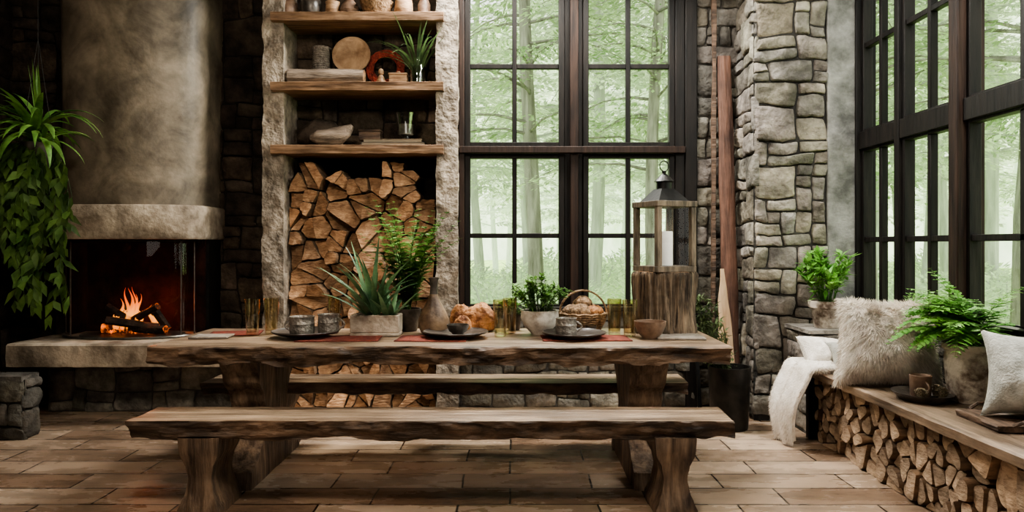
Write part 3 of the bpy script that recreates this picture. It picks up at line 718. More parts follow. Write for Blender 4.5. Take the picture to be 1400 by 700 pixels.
def bushy(name,loc,potprof,potmat,lab,n,rad,hgt,mat,leafl=.035,stems=26,asp=.5):
    t=thing(name,loc,lab,'potted plant')
    mb=MB(); mb.lathe(potprof,32,nz=.02); mb.build('pot',potmat,parent=t,sharp=50)
    top=max(p[1] for p in potprof); rt=[p[0] for p in potprof if p[1]==top][0]
    mb=MB(); mb.lathe([(0,top-.03),(rt*.88,top-.03),(rt*.5,top-.02),(0,top-.012)],24); mb.build('soil',mSoil,parent=t)
    mb=MB()
    for i in range(stems):
        a=ru(0,6.28); rr_=rad*math.sqrt(rnd()); hh=hgt*ru(.5,1.0)*(1-.4*(rr_/rad)**2); p0=Vector((math.cos(a)*rt*.3,math.sin(a)*rt*.3,top-.03)); p1=Vector((math.cos(a)*rr_,math.sin(a)*rr_,top+hh))
        pts=[p0.lerp(p1,k/5)+Vector((0,0,.02*math.sin(k/5*3.14))) for k in range(6)]
        mb.tube(pts,.0022,4,0,.6)
        for k in range(n):
            q=pts[1+int(rnd()*5)%5].lerp(pts[-1],rnd()) ; d=Vector((ru(-1,1),ru(-1,1),ru(-.3,.9)))
            mb.leaf(q,d,Vector((0,0,1)),leafl*ru(.7,1.3),leafl*asp,0,ru(.6,1.4),.15)
    mb.build('leaves',mat,parent=t,sharp=0); return t
wb=[(0,0),(.05,0),(.055,.008),(.095,.05),(.115,.10),(.112,.135),(.118,.145),(.10,.145),(.1,.11),(0,.09)]
bushy('potted_herb',(X(738,4.42),4.42,TZ),wb,mWhiteP,'bushy green herb in round mottled white ceramic bowl',22,.18,.21,mLeaf,.042,36)
bushy('potted_herb',(X(703,4.65),4.65,TZ),pp(.05,.10),mCer,'small leafy green herb in dark pot beside basket',14,.09,.10,mLeaf,.035,18)
bk=thing('basket',(X(797,4.56),4.56,TZ),'round brown wicker basket with arched handle holding dried buns','basket')
mb=MB()
for i in range(9):
    z=.008+i*.013; r=.10+.045*math.sin(i/8*1.5); pts=[(r*math.cos(a/24*6.283),r*math.sin(a/24*6.283),z+.003*math.sin(a*3.14159+i)) for a in range(24)]; mb.tube(pts,.0085,6,close=True)
mb.lathe([(0,.002),(.1,.002),(.14,.11),(.13,.11),(.095,.012),(0,.01)],24)
mb.build('body',mWick,parent=bk,sharp=0)
mb=MB()
for o_ in (-.006,.006):
    mb.tube([(.145*math.cos(math.pi*i/18),o_+.004*math.sin(i*1.8+o_*500),.11+.145*math.sin(math.pi*i/18)) for i in range(19)],.0065,6)
mb.build('handle',mWick,parent=bk)
for i in range(8):
    a=i*.9; mb=MB(); r=.048+.008*(i%3); mb.lathe([(math.sin(math.pi*k/10)*r,-math.cos(math.pi*k/10)*r*.85) for k in range(11)],20,nz=.35,ns=34)
    rr_=0 if i==7 else .078
    tag(mb.build('bread_roll',mBread if i%3==0 else mWick,loc=(X(797,4.56)+rr_*math.cos(a),4.56+rr_*math.sin(a)*.9,TZ+.125+(.05 if i==7 else 0)),sharp=0),'small crusty brown bread roll in wicker basket','bread roll','rolls in the basket')

# stump + lantern
SX,SY=X(908,4.53),4.53
mb=MB(); n=140; vs=[];fs=[]; hs=.375
rows=22
for j in range(rows+1):
    z=hs*j/rows
    for k in range(n):
        a=6.2832*k/n; rg=abs(noise.noise(Vector((math.cos(a)*8,math.sin(a)*8,z*1.4))))
        q=.178*(1+.07*noise.noise(Vector((math.cos(a)*2,math.sin(a)*2,z)))+.34*rg-.07+.02*noise.noise(Vector((math.cos(a)*14,math.sin(a)*14,z*24)))+.10*(1-j/rows)**3-.02*math.sin(math.pi*j/rows))
        if j==rows: q*=.93
        vs.append((q*math.cos(a),q*math.sin(a),z+(.012*noise.noise(Vector((math.cos(a)*3,math.sin(a)*3,7))) if j==rows-1 else 0)))
for j in range(rows):
    for k in range(n): k2=(k+1)%n; fs.append((j*n+k,j*n+k2,(j+1)*n+k2,(j+1)*n+k))
mb.add(vs,fs,0); mb.add(vs[:n],[tuple(range(n))[::-1]],1); mb.add(vs[-n:],[tuple(range(n))],1)
tag(mb.build('tree_stump',[mStump,mCut],loc=(SX,SY,TZ),sharp=0),'thick bark-covered tree stump supporting a lantern','stump')
lt=thing('lantern',(SX,SY,TZ+hs),'dark metal and wood candle lantern with glass panes','lantern',rot=(0,0,.38))
lh=.43; a=.122
mb=MB()
mb.box(-a-.018,a+.018,-a-.018,a+.018,0,.035)
for sx in(-1,1):
    for sy in(-1,1): mb.box(sx*a-.017,sx*a+.017,sy*a-.017,sy*a+.017,.035,lh-.035)
mb.box(-a-.022,a+.022,-a-.022,a+.022,lh-.035,lh)
mb.build('frame',M('weathered_lantern_wood',(.035,.026,.018),(.20,.15,.105),scale=8,stretch=(3,3,.6),rough=.6),parent=lt,bevel=.003)
mb=MB()
for sx in(-1,1):
    mb.add([(sx*a,-a,.03),(sx*a,a,.03),(sx*a,a,lh-.03),(sx*a,-a,lh-.03)],[(0,1,2,3)]); mb.add([(-a,sx*a,.03),(a,sx*a,.03),(a,sx*a,lh-.03),(-a,sx*a,lh-.03)],[(0,1,2,3)])
mb.build('glass',mGlass,parent=lt,smooth=False)
mb=MB()
mb.add([(-.11,-.11,lh),(.11,-.11,lh),(.11,.11,lh),(-.11,.11,lh),(-.045,-.045,lh+.08),(.045,-.045,lh+.08),(.045,.045,lh+.08),(-.045,.045,lh+.08)],[(0,1,5,4),(1,2,6,5),(2,3,7,6),(3,0,4,7),(4,5,6,7)])
mb.lathe([(0,lh+.075),(.048,lh+.075),(.048,lh+.12),(.062,lh+.125),(.035,lh+.155),(.012,lh+.175),(.014,lh+.19),(0,lh+.195)],24)
mb.build('roof',mBlack,parent=lt,sharp=35)
mb=MB(); mb.tube([(.032*math.cos(k/20*6.283),0,lh+.222+.032*math.sin(k/20*6.283)) for k in range(20)],.0035,6,close=True); mb.build('ring_handle',mBlack,parent=lt)
cd=thing('candle',(SX,SY,TZ+hs+.036),'thick white pillar candle inside the lantern','candle')
mb=MB(); mb.lathe([(0,0),(.052,0),(.053,.004),(.053,.205),(.049,.212),(.035,.205),(0,.202)],28); mb.build('wax',mWax,parent=cd,sharp=50)
mb=MB(); mb.tube([(0,0,.20),(.001,0,.215),(.003,0,.225)],.0015,5); mb.build('wick',mBlack,parent=cd)

# ------------------------------------------------------------------ shelf objects
S1,S2,S3=3.116,2.571,2.081; D=5.88
def sl(px,d=D): return X(px,d)
def drift(name,loc,pts,rad,lab,cat='driftwood',mat=mDrift,nz=.35):
    mb=MB(); mb.tube(pts,rad,12,nz=nz,ns=9); return tag(mb.build(name,mat,loc=loc,sharp=0),lab,cat)
drift('driftwood',(sl(428),5.80,S3+.07),[(0,0,0),(.06,0,.005),(.14,0,-.005),(.22,.01,.02),(.29,0,.055),(.335,0,.095)],[.022,.055,.065,.07,.055,.018],'gnarled grey driftwood piece lying on shelf')
drift('boulder',(sl(405),6.0,S3+.11),[(-.02,0,-.03),(.05,0,0),(.15,0,.04),(.26,0,.03),(.36,0,-.03)],[.03,.08,.11,.09,.03],'rounded dark stone at the back of the shelf','stone',mStoneDark,.2)
z=S3
for i,(w,dp,h,rz,mt) in enumerate([(.50,.26,.028,.02,mBookA),(.46,.24,.026,-.04,mBookB)]):
    b=thing('book',(sl(541),D-.01,z),'closed hardcover book stacked flat on wooden shelf','book','books stacked on the shelf',rot=(0,0,rz))
    mb=MB(); mb.box(-w/2,w/2,-dp/2,dp/2,0,.003); mb.box(-w/2,w/2,-dp/2,dp/2,h-.003,h); mb.box(-w/2,-w/2+.004,-dp/2,dp/2,.003,h-.003); mb.build('cover',mt,parent=b)
    mb=MB(); mb.box(-w/2+.004,w/2-.006,-dp/2+.006,dp/2-.006,.003,h-.003); mb.build('pages',mPage,parent=b)
    z+=h
mb=MB(); mb.box(-.085,.085,-.06,.06,0,.07); mb.box(-.09,.09,-.065,.065,.07,.085); tag(mb.build('wooden_box',mDarkW,loc=(sl(507),D,z),bevel=.004),'small dark wooden lidded box on stacked books','box')
gl=thing('hurricane_glass',(sl(556),D-.02,z),'flared clear glass candle holder on stacked books','candle holder')
mb=MB(); mb.lathe([(0,0),(.055,0),(.057,.006),(.03,.02),(.03,.03),(.072,.05),(.078,.12),(.098,.215),(.092,.215),(.073,.12),(.066,.055),(0,.045)],32); mb.build('glass_bowl',glassM('thick_clear_glass',(.86,.88,.86),.45,.04),parent=gl,sharp=50)
mb=MB(); mb.lathe([(0,.046),(.055,.046),(.057,.13),(0,.132)],24); mb.build('candle',mWhiteP,parent=gl,sharp=50)
logobj('driftwood_beam',(sl(450),5.80,S2+.062),.60,.062,(0,0,0),[mDrift,mCut],'thick split wooden beam lying along shelf',None,77)['category']='wood beam'
mb=MB(); mb.lathe([(0,0),(.072,0),(.074,.01),(.07,.02),(.07,.20),(.075,.21),(.073,.225),(.06,.225),(.06,.02),(0,.02)],30)
for k in range(10): mb.tube([(.071*math.cos(a/20*6.283),.071*math.sin(a/20*6.283),.03+k*.018) for a in range(20)],.006,5,close=True)
tag(mb.build('woven_canister',mTin,loc=(sl(439,5.95),5.97,S2+.115),sharp=0),'grey woven cylindrical canister behind wooden beam','canister')
mb=MB(); mb.box(-.10,.10,-.07,.07,0,.114); tag(mb.build('wooden_block',mDarkW,loc=(sl(439,5.95),5.97,S2),bevel=.005),'dark wooden block under the woven canister','block')
t=MB(); r=.155
t.lathe([(0,-.004),(r*.8,-.004),(r,.012),(r,.024),(r*.96,.024),(r*.78,.008),(0,.006)],40)
tag(t.build('wooden_plate',mPlate,loc=(sl(481,5.95),5.95,S2+.115+r*.99),rot=(math.pi/2-.16,0,0),sharp=45),'round turned wooden plate leaning against stone wall','plate')
t=MB()
for k in (.66,.74,.82,.90,.98): t.tube([(r*k*math.cos(a/36*6.283),r*k*math.sin(a/36*6.283),.004*math.sin(a*3.14159+k*40)) for a in range(36)],.0085,6,close=True)
for k in range(20):
    a=k/20*6.283; t.tube([(r*.62*math.cos(a),r*.62*math.sin(a),0),(r*1.0*math.cos(a),r*1.0*math.sin(a),0)],.005,5)
tag(t.build('woven_ring',mRedWick,loc=(sl(527,5.98),5.98,S2+.02+r*.99),rot=(math.pi/2-.16,0,0),sharp=45),'open round red woven wicker ring leaning on shelf','wicker ring')
fg=thing('figurine',(sl(521,5.80),5.80,S2),'small carved wooden figurine standing on shelf','figurine')
mb=MB(); mb.lathe([(0,0),(.035,0),(.04,.02),(.028,.05),(.018,.07),(.013,.078)],16); mb.build('body',mPlate,parent=fg)
mb=MB(); mb.lathe([(0,.075),(.02,.085),(.024,.10),(.018,.12),(0,.13)],16); mb.build('head',mPlate,parent=fg)
mb=MB(); mb.box(-.07,.07,-.05,.05,0,.075); mb.box(-.075,.075,-.055,.055,.075,.088); mb.lathe([(0,.088),(.012,.088),(.016,.10),(.01,.112),(0,.114)],12); tag(mb.build('trinket_box',mPlate,loc=(sl(545,5.82),5.82,S2),bevel=.004),'small carved wooden box with knob on shelf','box')
jar=thing('glass_jar',(sl(571,5.80),5.80,S2),'glass jar holding long drooping green leafy stems','vase')
mb=MB(); mb.lathe([(0,0),(.055,0),(.06,.01),(.062,.14),(.045,.175),(.047,.19),(.042,.19),(.04,.175),(.056,.14),(.054,.015),(0,.012)],28); mb.build('jar',mClear,parent=jar,sharp=50)
mb=MB()
for i in range(26): mb.strap((ru(-.02,.02),ru(-.02,.02),.02),ru(2.6,6.8),ru(.38,.62),.018,ru(1.2,1.5),ru(.4,2.2),10,0,ru(.5,1.3),.5)
mb.build('stems',mLeafO,parent=jar,sharp=0)
for i,(px,prof,mt,nm,lab,ct) in enumerate([
  (396,[(0,0),(.055,0),(.07,.05),(.06,.11),(.04,.14),(.045,.16),(.035,.16),(.0,.15)],mBrownB,'jar','brown stoneware jar on top shelf','jar'),
  (425,[(0,0),(.06,0),(.085,.06),(.08,.13),(.05,.18),(.055,.2),(.045,.2),(0,.19)],mCer,'jar','round dark stoneware jar on top shelf','jar'),
  (455,[(0,0),(.05,0),(.06,.03),(.055,.1),(.06,.12),(.05,.12),(0,.11)],mPlate,'cup','turned wooden cup on top shelf','cup'),
  (478,[(0,0),(.05,0),(.08,.05),(.06,.10),(.03,.14),(.03,.2),(.02,.2),(0,.19)],mBrownB,'jug','brown ceramic bottle jug on top shelf','jug'),
  (515,[(0,0),(.07,0),(.11,.05),(.135,.12),(.125,.12),(.1,.05),(0,.02)],mWick,'woven_bowl','brown woven bowl on top shelf','bowl'),
  (552,[(0,0),(.05,0),(.075,.05),(.07,.12),(.06,.15),(.05,.15),(0,.14)],mPlate,'jar','turned wooden jar on top shelf','jar'),
  (580,[(0,0),(.045,0),(.05,.1),(.03,.15),(.03,.2),(.02,.2),(0,.19)],mBrownB,'bottle','brown ceramic bottle on top shelf','bottle')]):
    mb=MB(); mb.lathe(prof,28,nz=.02); tag(mb.build(nm,mt,loc=(sl(px,5.84),5.84,S1),sharp=50),lab,ct)

# ------------------------------------------------------------------ hanging plant by the fireplace
hx,hy,hz=X(52,4.9),4.9,1.93
hp=thing('hanging_plant',(hx,hy,hz),'trailing green plant hanging from ceiling beside fireplace','hanging plant')
mb=MB(); mb.lathe([(0,-.12),(.06,-.12),(.09,-.06),(.105,.02),(.11,.05),(.1,.05),(.085,0),(0,-.02)],28); mb.build('pot',mCer,parent=hp)
mb=MB()
for k in range(3):
    a=k*2.094; mb.tube([(.105*math.cos(a),.105*math.sin(a),.04),(0,0,.75)],.002,4)
mb.tube([(0,0,.75),(0,0,3.7-hz)],.002,4); mb.build('cord',mBlack,parent=hp)
mb=MB()
for i in range(58):
    mb.strap((ru(-.03,.03),ru(-.03,.03),ru(.02,.16)),ru(0,6.28),ru(.34,.55),.046,ru(.2,1.25),ru(1.0,2.3),10,0,ru(.7,1.7),.45)
for i in range(4): mb.strap((ru(-.01,.03),0,.15),ru(0,6.28),ru(.38,.52),.03,1.5,ru(0,.2),8,0,1.1,.3)
mb.build('spiky_leaves',mLeaf,parent=hp,sharp=0)
mb=MB()
for i in range(23):
    a=ru(0,6.28); r=ru(.05,.24); p=Vector((.07*math.cos(a),.07*math.sin(a),.04)); ln=ru(.3,1.25)*(1.1-r); pts=[p.copy()]
    e=Vector((r*math.cos(a)-.04,r*math.sin(a)*.8,-.05)); ns_=12
    for k in range(1,ns_+1):
        t=k/ns_; q=Vector((p.x+(e.x-p.x)*min(1,t*3)+.03*math.sin(t*7+i),p.y+(e.y-p.y)*min(1,t*3)+.02*math.cos(t*6+i),.04+.05*math.sin(min(1,t*3)*3.14)-ln*t)); pts.append(q)
        for u in range(2):
            d=Vector((ru(-.7,.7),ru(-.8,.3),ru(-1.4,-.5))); mb.leaf(q,d,Vector((ru(-.3,.3),-1,.4)),ru(.08,.15),ru(.035,.065),0,ru(.5,1.5),.1)
    mb.tube(pts,.002,4,0,.5)
mb.build('trailing_vines',mLeafD,parent=hp,sharp=0)

# ------------------------------------------------------------------ corner: planter, boards
bx,by=1.545,5.20
pt=thing('planter',(bx,by,0),'tall black planter with leafy olive foliage beside stone pillar','planter')
mb=MB(); mb.lathe([(0,0),(.125,0),(.13,.01),(.148,.42),(.152,.44),(.138,.44),(.13,.38),(0,.36)],36); mb.build('pot',mBlack,parent=pt,sharp=50)
mb=MB(); mb.lathe([(0,.36),(.128,.36),(.06,.38),(0,.385)],20); mb.build('soil',mSoil,parent=pt)
mb=MB()
for i in range(70): mb.strap((ru(-.05,.0),ru(-.05,.05),.37),ru(2.2,4.2),ru(.22,.5),.012,ru(.9,1.5),ru(.1,1.0),7,0,ru(.6,1.3),.4)
for i in range(620):
    a=ru(0,6.28); r=ru(.0,.13); z=ru(.42,.92); mb.leaf((r*math.cos(a)-.05-.17*(z-.4)/.5,r*math.sin(a)*.5,z),Vector((ru(-1,1),ru(-1,1),ru(-.2,1))),Vector((0,0,1)),.055,.022,0,ru(.5,1.4))
mb.build('leaves',M('olive_foliage',(.04,.065,.025),(.19,.25,.11),scale=8,rough=.8,bump=0,col=True,trans=.2),parent=pt,sharp=0)
def board(name,base,top_,wf,th,mat,lab,cat,n=60,seed=0):
    base=Vector(base);tp=Vector(top_);L_=(tp-base).length; mb=MB(); vs=[];fs=[]
    for i in range(n+1):
        t=i/n; w=wf(t)/2; q=noise.noise(Vector((t*7,seed,1)))*.008; q2=noise.noise(Vector((t*7,seed,5)))*.008
        for (sx,sy) in [(-1,-.6),(-.8,-1),(.8,-1),(1,-.6),(1,.6),(.8,1),(-.8,1),(-1,.6)]:
            vs.append((sx*w+(q if sx<0 else q2),sy*th/2,t*L_))
    for i in range(n):
        for k in range(8): k2=(k+1)%8; fs.append((i*8+k,i*8+k2,(i+1)*8+k2,(i+1)*8+k))
    fs.append(tuple(range(8))[::-1]); fs.append(tuple(n*8+k for k in range(8)))
    mb.add(vs,fs); o=mb.build(name,mat,loc=base,sharp=40)
    d=(tp-base).normalized(); o.rotation_euler=(-math.asin(d.y),math.atan2(d.x,d.z),0)
    return tag(o,lab,cat)
board('wooden_plank',(1.70,5.64,.0),(1.685,5.82,2.80),lambda t:.135-.03*t,.035,mRedW,'upright rough reddish-brown board leaning in stone corner','plank',seed=3)
board('wooden_pole',(1.575,5.74,.0),(1.61,5.82,3.45),lambda t:.035,.03,mDarkW,'tall thin dark wooden pole leaning in stone corner','pole',seed=8)
board('canoe_paddle',(1.60,5.38,.0),(1.585,5.52,1.12),lambda t:.12-.02*t if t<.5 else .11*(1-((t-.5)/.5)**1.3)*.75+.0275,.022,mPaleW,'short pale wooden paddle leaning in stone corner','paddle',seed=5)
board('walking_stick',(1.42,5.50,.0),(1.40,5.77,1.30),lambda t:.028,.02,mBlack,'thin dark walking stick leaning beside window frame','walking stick',seed=9)

# ------------------------------------------------------------------ window seat
ws=thing('window_seat',(2.25,3.6,0),'long wooden plank window seat above stacked firewood','bench')
mb=MB(); slab(mb,2.0,4.96,-2.54,-1.95,.435,.49,90,.008,90,endamp=.01)
mb.tf(Matrix.Rotation(math.pi/2,4,'Z'))
mb.v=[(x-2.25,y-3.6,z) for x,y,z in mb.v]
mb.build('seat_plank',mSeat,parent=ws,sharp=40)
mb=MB(); mb.box(1.99-2.25,2.53-2.25,2.50-3.6,2.56-3.6,0,.434); mb.box(1.99-2.25,2.53-2.25,4.905-3.6,4.955-3.6,0,.434); mb.box(2.02-2.25,2.53-2.25,2.0-3.6,2.05-3.6,0,.434); mb.box(2.47-2.25,2.53-2.25,2.56-3.6,4.905-3.6,0,.434)
mb.build('support_panels',mFrame,parent=ws,bevel=.004)
SZ=.492
def blades(mb,samples,l,w,down=.5,c0=.7,c1=1.15,jit=.6):
    for p,n in samples:
        d=(Vector(n)+Vector((ru(-jit,jit),ru(-jit,jit),ru(-jit,jit)-down))).normalized(); ll=l*ru(.6,1.2)
        s_=d.cross(Vector((ru(-1,1),ru(-1,1),ru(-1,1)))).normalized()*w/2; m_=p+d*ll*.55; e=p+d*ll+Vector((0,0,-ll*.25*down))
        mb.add([p-s_,p+s_,m_+s_*.8,m_-s_*.8,e],[(0,1,2,3),(3,2,4)],0,ru(c0,c1))
def pillow(name,loc,w,h,t,rot,mat,fur,lab,furl=.06,nf=7000,group=None,taper=0,c0=.75):
    e=thing(name,loc,lab,'cushion',group,rot=rot)
    n=30
    def f(u,v,s_):
        k=1-.16*(1-abs(v)**2)*abs(u)**3; k2=1-.16*(1-abs(u)**2)*abs(v)**3
        k*=1-taper*(v+1)/2
        th=t/2*max(0,(1-u*u))**.5*max(0,(1-v*v))**.5
        th*=1+.25*(-v)*(1-abs(u))
        th+=0.012*noise.noise(Vector((u*3,v*3,s_*2)))*(1-abs(u))*(1-abs(v))*3
        return Vector((u*w/2*k,s_*th,v*h/2*k2+h/2))
    mb=MB()
    for s_ in(-1,1):
        vs=[f(-1+2*i/n,-1+2*j/n,s_) for j in range(n+1) for i in range(n+1)]
        fs=[(j*(n+1)+i,j*(n+1)+i+1,(j+1)*(n+1)+i+1,(j+1)*(n+1)+i) for j in range(n) for i in range(n)]
        if s_>0: fs=[q[::-1] for q in fs]
        mb.add(vs,fs)
    mb.build('cushion_body',mat,parent=e,sharp=0)
    if fur:
        fb=MB(); sm=[]
        for i in range(nf):
            u,v=ru(-1,1),ru(-1,1); s_=-1 if rnd()<.75 else 1
            ln=1
            p=f(u,v,s_)
            pu=f(min(u+.03,1),v,s_)-f(u-.03,v,s_); pv=f(u,min(v+.03,1),s_)-f(u,v-.03,s_); nn=pu.cross(pv)
            if nn.length<1e-9: nn=Vector((0,s_,0))
            nn.normalize()
            if nn.y*s_<0: nn=-nn
            if max(abs(u),abs(v))>.95: nn=(nn*.6+Vector((u**5,0,v**5))).normalized()
            tuft=noise.noise(Vector((u*4,v*4,3)))
            nn=(nn*.62+Vector((tuft*.55,0,-.35+.3*noise.noise(Vector((u*4,v*4,9)))))).normalized()
            sm.append((p,nn))
        blades(fb,sm,furl,.0035,.25,c0,1.12,.16); fb.build('fur',mFurB if fur==2 else mFur,parent=e,sharp=0)
    return e
g='cushions on the window seat'
pillow('fur_cushion',(2.175,4.24,SZ-.005),.58,.50,.46,(-.16,.0,-.18),mClothW,2,'large cream-beige cushion with shaggy long fur on window seat',.040,26000,g,.16,.72)
pillow('cushion',(2.10,4.78,SZ),.36,.26,.20,(-.85,.12,.15),mClothW,0,'cream wool cushion reclining against stone ledge',group=g)
pillow('cushion',(2.22,4.66,SZ),.34,.22,.18,(-.55,-.1,-.15),mClothG,0,'pale grey wool cushion behind the fur cushion',group=g)
pillow('cushion',(2.31,3.22,SZ+.032),.42,.40,.30,(-.30,0,-.55),mClothG,0,'plump pale grey wool cushion leaning at the window seat',group=g)
th=thing('sheepskin_throw',(1.93,4.77,SZ),'cream sheepskin throw draped over end of window seat','throw')
def tsurf(u,v):
    L_=v*.66; yy=u*.18*(1+.12*math.sin(v*5))*(1-.35*max(0,v-.7)/.3*abs(u))
    r=.05
    if L_<.16: x=.18-L_; z=.03
    elif L_<.16+r*1.57: a_=(L_-.16)/r; x=.02-r*math.sin(a_); z=.03-r*(1-math.cos(a_))
    else: x=.02-r-.045*math.sin((L_-.24)*6); z=.03-r-(L_-.16-r*1.57)
    x-=.03*math.cos(u*6+v*2)*min(1,v*2)*.6+ (.05*(v>.35)*min(1,(v-.35)*3))
    return Vector((x-.03,yy+.03*v,z+.012*math.cos(u*5)-.05*abs(u)*max(0,v-.8)))
n=24; mb=MB(); vs=[tsurf(-1+2*i/n,j/n) for j in range(n+1) for i in range(n+1)]
mb.add(vs,[(j*(n+1)+i,j*(n+1)+i+1,(j+1)*(n+1)+i+1,(j+1)*(n+1)+i) for j in range(n) for i in range(n)])
o=mb.build('hide',mClothW,parent=th,sharp=0); s_=o.modifiers.new('Solidify','SOLIDIFY'); s_.thickness=.03; s_.offset=0
fb=MB(); sm=[]
for i in range(22000):
    u,v=ru(-1,1),rnd(); p=tsurf(u,v); a_=tsurf(u+.02,v)-p; b_=tsurf(u,v+.02)-p; nn=b_.cross(a_).normalized()
    if nn.x>0.1 or nn.z<-.3: nn=-nn
    sm.append((p,nn*.7+Vector((0,u*abs(u)*.5+.4*noise.noise(Vector((u*5,v*8,1))),-.3))))
blades(fb,sm,.036,.004,.5,.85,1.15,.3); fb.build('fur',mFur,parent=th,sharp=0)
bushy('potted_plant',(2.20,5.10,.727),[(0,0),(.085,0),(.09,.01),(.11,.13),(.125,.14),(.127,.185),(.11,.185),(.1,.15),(0,.14)],mRustP,'upright leafy green plant in weathered clay pot on stone ledge',15,.20,.36,mFern,.085,36,.38)
potfern('potted_fern',(2.385,3.78,SZ),[(0,0),(.105,0),(.11,.01),(.128,.10),(.135,.20),(.13,.26),(.145,.275),(.143,.30),(.125,.30),(.118,.26),(0,.24)],mRustP,'large drooping fern in mottled rustic pot on window seat',84,.44,.11,(.8,1.55),(.8,2.3),mFern,potn=.02,az=lambda i:ru(2.0,4.0) if i%2 else ru(1.0,5.0),c0=.75)
mb=MB(); r=.15; mb.lathe([(0,0),(r*.7,0),(r*.75,.004),(r*.98,.035),(r*1.02,.042),(r*.93,.04),(r*.7,.014),(0,.012)],36,sx=.95,sy=1.05,nz=.06,ns=4)
tag(mb.build('tray',mCer,loc=(2.145,3.82,SZ),sharp=60),'rough dark oval tray on wooden window seat','tray')
t=thing('cup',(2.15,3.85,SZ+.013),'grey stoneware cup standing on dark tray','cup')
mb=MB(); mb.lathe([(0,0),(.045,0),(.05,.006),(.054,.11),(.05,.112),(.046,.10),(.044,.015),(0,.012)],28); mb.build('body',mBrownB,parent=t,sharp=50)
mb=MB(); mb.tube([(0,-.052-.03*math.sin(math.pi*i/10),.025+.06*i/10) for i in range(11)],.005,6); mb.build('handle',mBrownB,parent=t)
for k,(x,y) in enumerate([(2.205,3.75),(2.09,3.74),(2.225,3.84)]):
    mb=MB()
    for j in range(7):
        rr_=.028*math.sin(math.pi*(j+1.2)/8.5)
        for q in range(9):
            a=q*.698+j*.35; mb.leaf((rr_*.5*math.cos(a),rr_*.5*math.sin(a),.006+j*.008),Vector((math.cos(a),math.sin(a),.6)),Vector((0,0,1)),rr_*.9+.004,.014,0,ru(.7,1.2))
    mb.lathe([(0,0),(.014,.004),(.016,.03),(.006,.06),(0,.064)],10)
    tag(mb.build('pine_cone',mDry,loc=(x,y,SZ+.014),sharp=0),'small brown pine cone lying on dark tray','pine cone','pine cones on the tray')
mb=MB(); slab(mb,-.18,.18,-.17,.17,0,.03,40,.012,66,endamp=.02)
for sx in (-1,1): mb.tube([(sx*.17,-.10,.03),(sx*.185,-.05,.055),(sx*.185,.05,.055),(sx*.17,.10,.03)],.008,6)
tag(mb.build('wooden_tray',mDarkW,loc=(2.26,3.30,SZ),rot=(0,0,1.5),sharp=40),'rough dark wooden tray with handles on window seat','tray')

# ------------------------------------------------------------------ forest outside
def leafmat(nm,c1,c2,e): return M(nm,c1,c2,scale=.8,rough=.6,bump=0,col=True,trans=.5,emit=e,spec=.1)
mFol=[leafmat('foliage_near_haze',(.25,.37,.18),(.53,.66,.36),.38),leafmat('foliage_mid_haze',(.42,.53,.34),(.67,.77,.52),.70),leafmat('foliage_far_haze',(.58,.68,.49),(.80,.87,.69),1.05)]  # haze painted in: leaves get paler and glow more with distance
mTr=[M('trunk_near_haze',(.12,.12,.09),(.30,.30,.24),scale=3,stretch=(3,3,.4),rough=.9,emit=.15),M('trunk_mid_haze',(.27,.30,.23),(.43,.47,.37),scale=3,stretch=(3,3,.4),rough=.9,emit=.45),M('trunk_far_haze',(.46,.53,.41),(.62,.69,.55),scale=3,stretch=(3,3,.4),rough=.9,emit=.8)]  # trunks carry the same painted haze in pale colour and emission
mGround=M('forest_floor_haze',(.24,.42,.11),(.56,.74,.30),scale=.9,rough=.95,bump=.6,bscale=4,emit=.45)  # ground glows slightly as part of the painted outdoor haze
gv=MB(); nx,ny=60,50; vs=[];fs=[]
for j in range(ny+1):
    for i in range(nx+1):
        x=-30+90*i/nx; y=6.4+65*j/ny
        vs.append((x,y,-.35+.6*noise.noise(Vector((x*.12,y*.12,0)))*min(1,(y-6)/10)+.012*max(0,y-14)))
for j in range(ny):
    for i in range(nx): a=j*(nx+1)+i; fs.append((a,a+1,a+nx+2,a+nx+1))
gv.add(vs,fs)
gv.box(2.9,60,-20,6.4,-.6,-.35)
o=gv.build('forest_ground',mGround,sharp=0); tag(o,'bright green mossy forest ground outside the windows','ground'); o['kind']='stuff'
def foliage(seed,z0,z1,nb,nl,sp,ls):
    rr=random.Random(seed); mb=MB()
    for b in range(nb):
        z=z0+(z1-z0)*(b/nb)+rr.uniform(-.2,.2); az=rr.uniform(0,6.28); L_=sp*(1-.45*(z-z0)/(z1-z0))*rr.uniform(.6,1.1)
        dx,dy=math.cos(az),math.sin(az); cc=rr.uniform(.65,1.2)
        pts=[Vector((dx*L_*t,dy*L_*t,z+.35*L_*t*(1-t*1.25))) for t in (0,.25,.5,.75,1)]
        mb.tube(pts,[.035,.024,.017,.011,.005],4,1,.8)
        for k in range(nl):
            t=rr.uniform(.15,1.05); w=.42*L_*math.sin(min(1,t)*2.6)*.6+.12
            off=rr.uniform(-w,w); p=Vector((dx*L_*t-dy*off,dy*L_*t+dx*off,z+.35*L_*t*(1-t*1.25)-abs(off)*.2+rr.uniform(-.10,.06)))
            d=Vector((dx*.6-dy*off,dy*.6+dx*off,rr.uniform(-.5,.1)))
            dn=d.normalized(); sd=dn.cross(Vector((rr.uniform(-.5,.5),rr.uniform(-.5,.5),1))).normalized(); l=ls*rr.uniform(.6,1.2)
            mb.add([p,p+dn*l*.5+sd*l*.2,p+dn*l,p+dn*l*.5-sd*l*.2],[(0,1,2,3)],0,cc*rr.uniform(.8,1.15))
    return mb
variants=[]
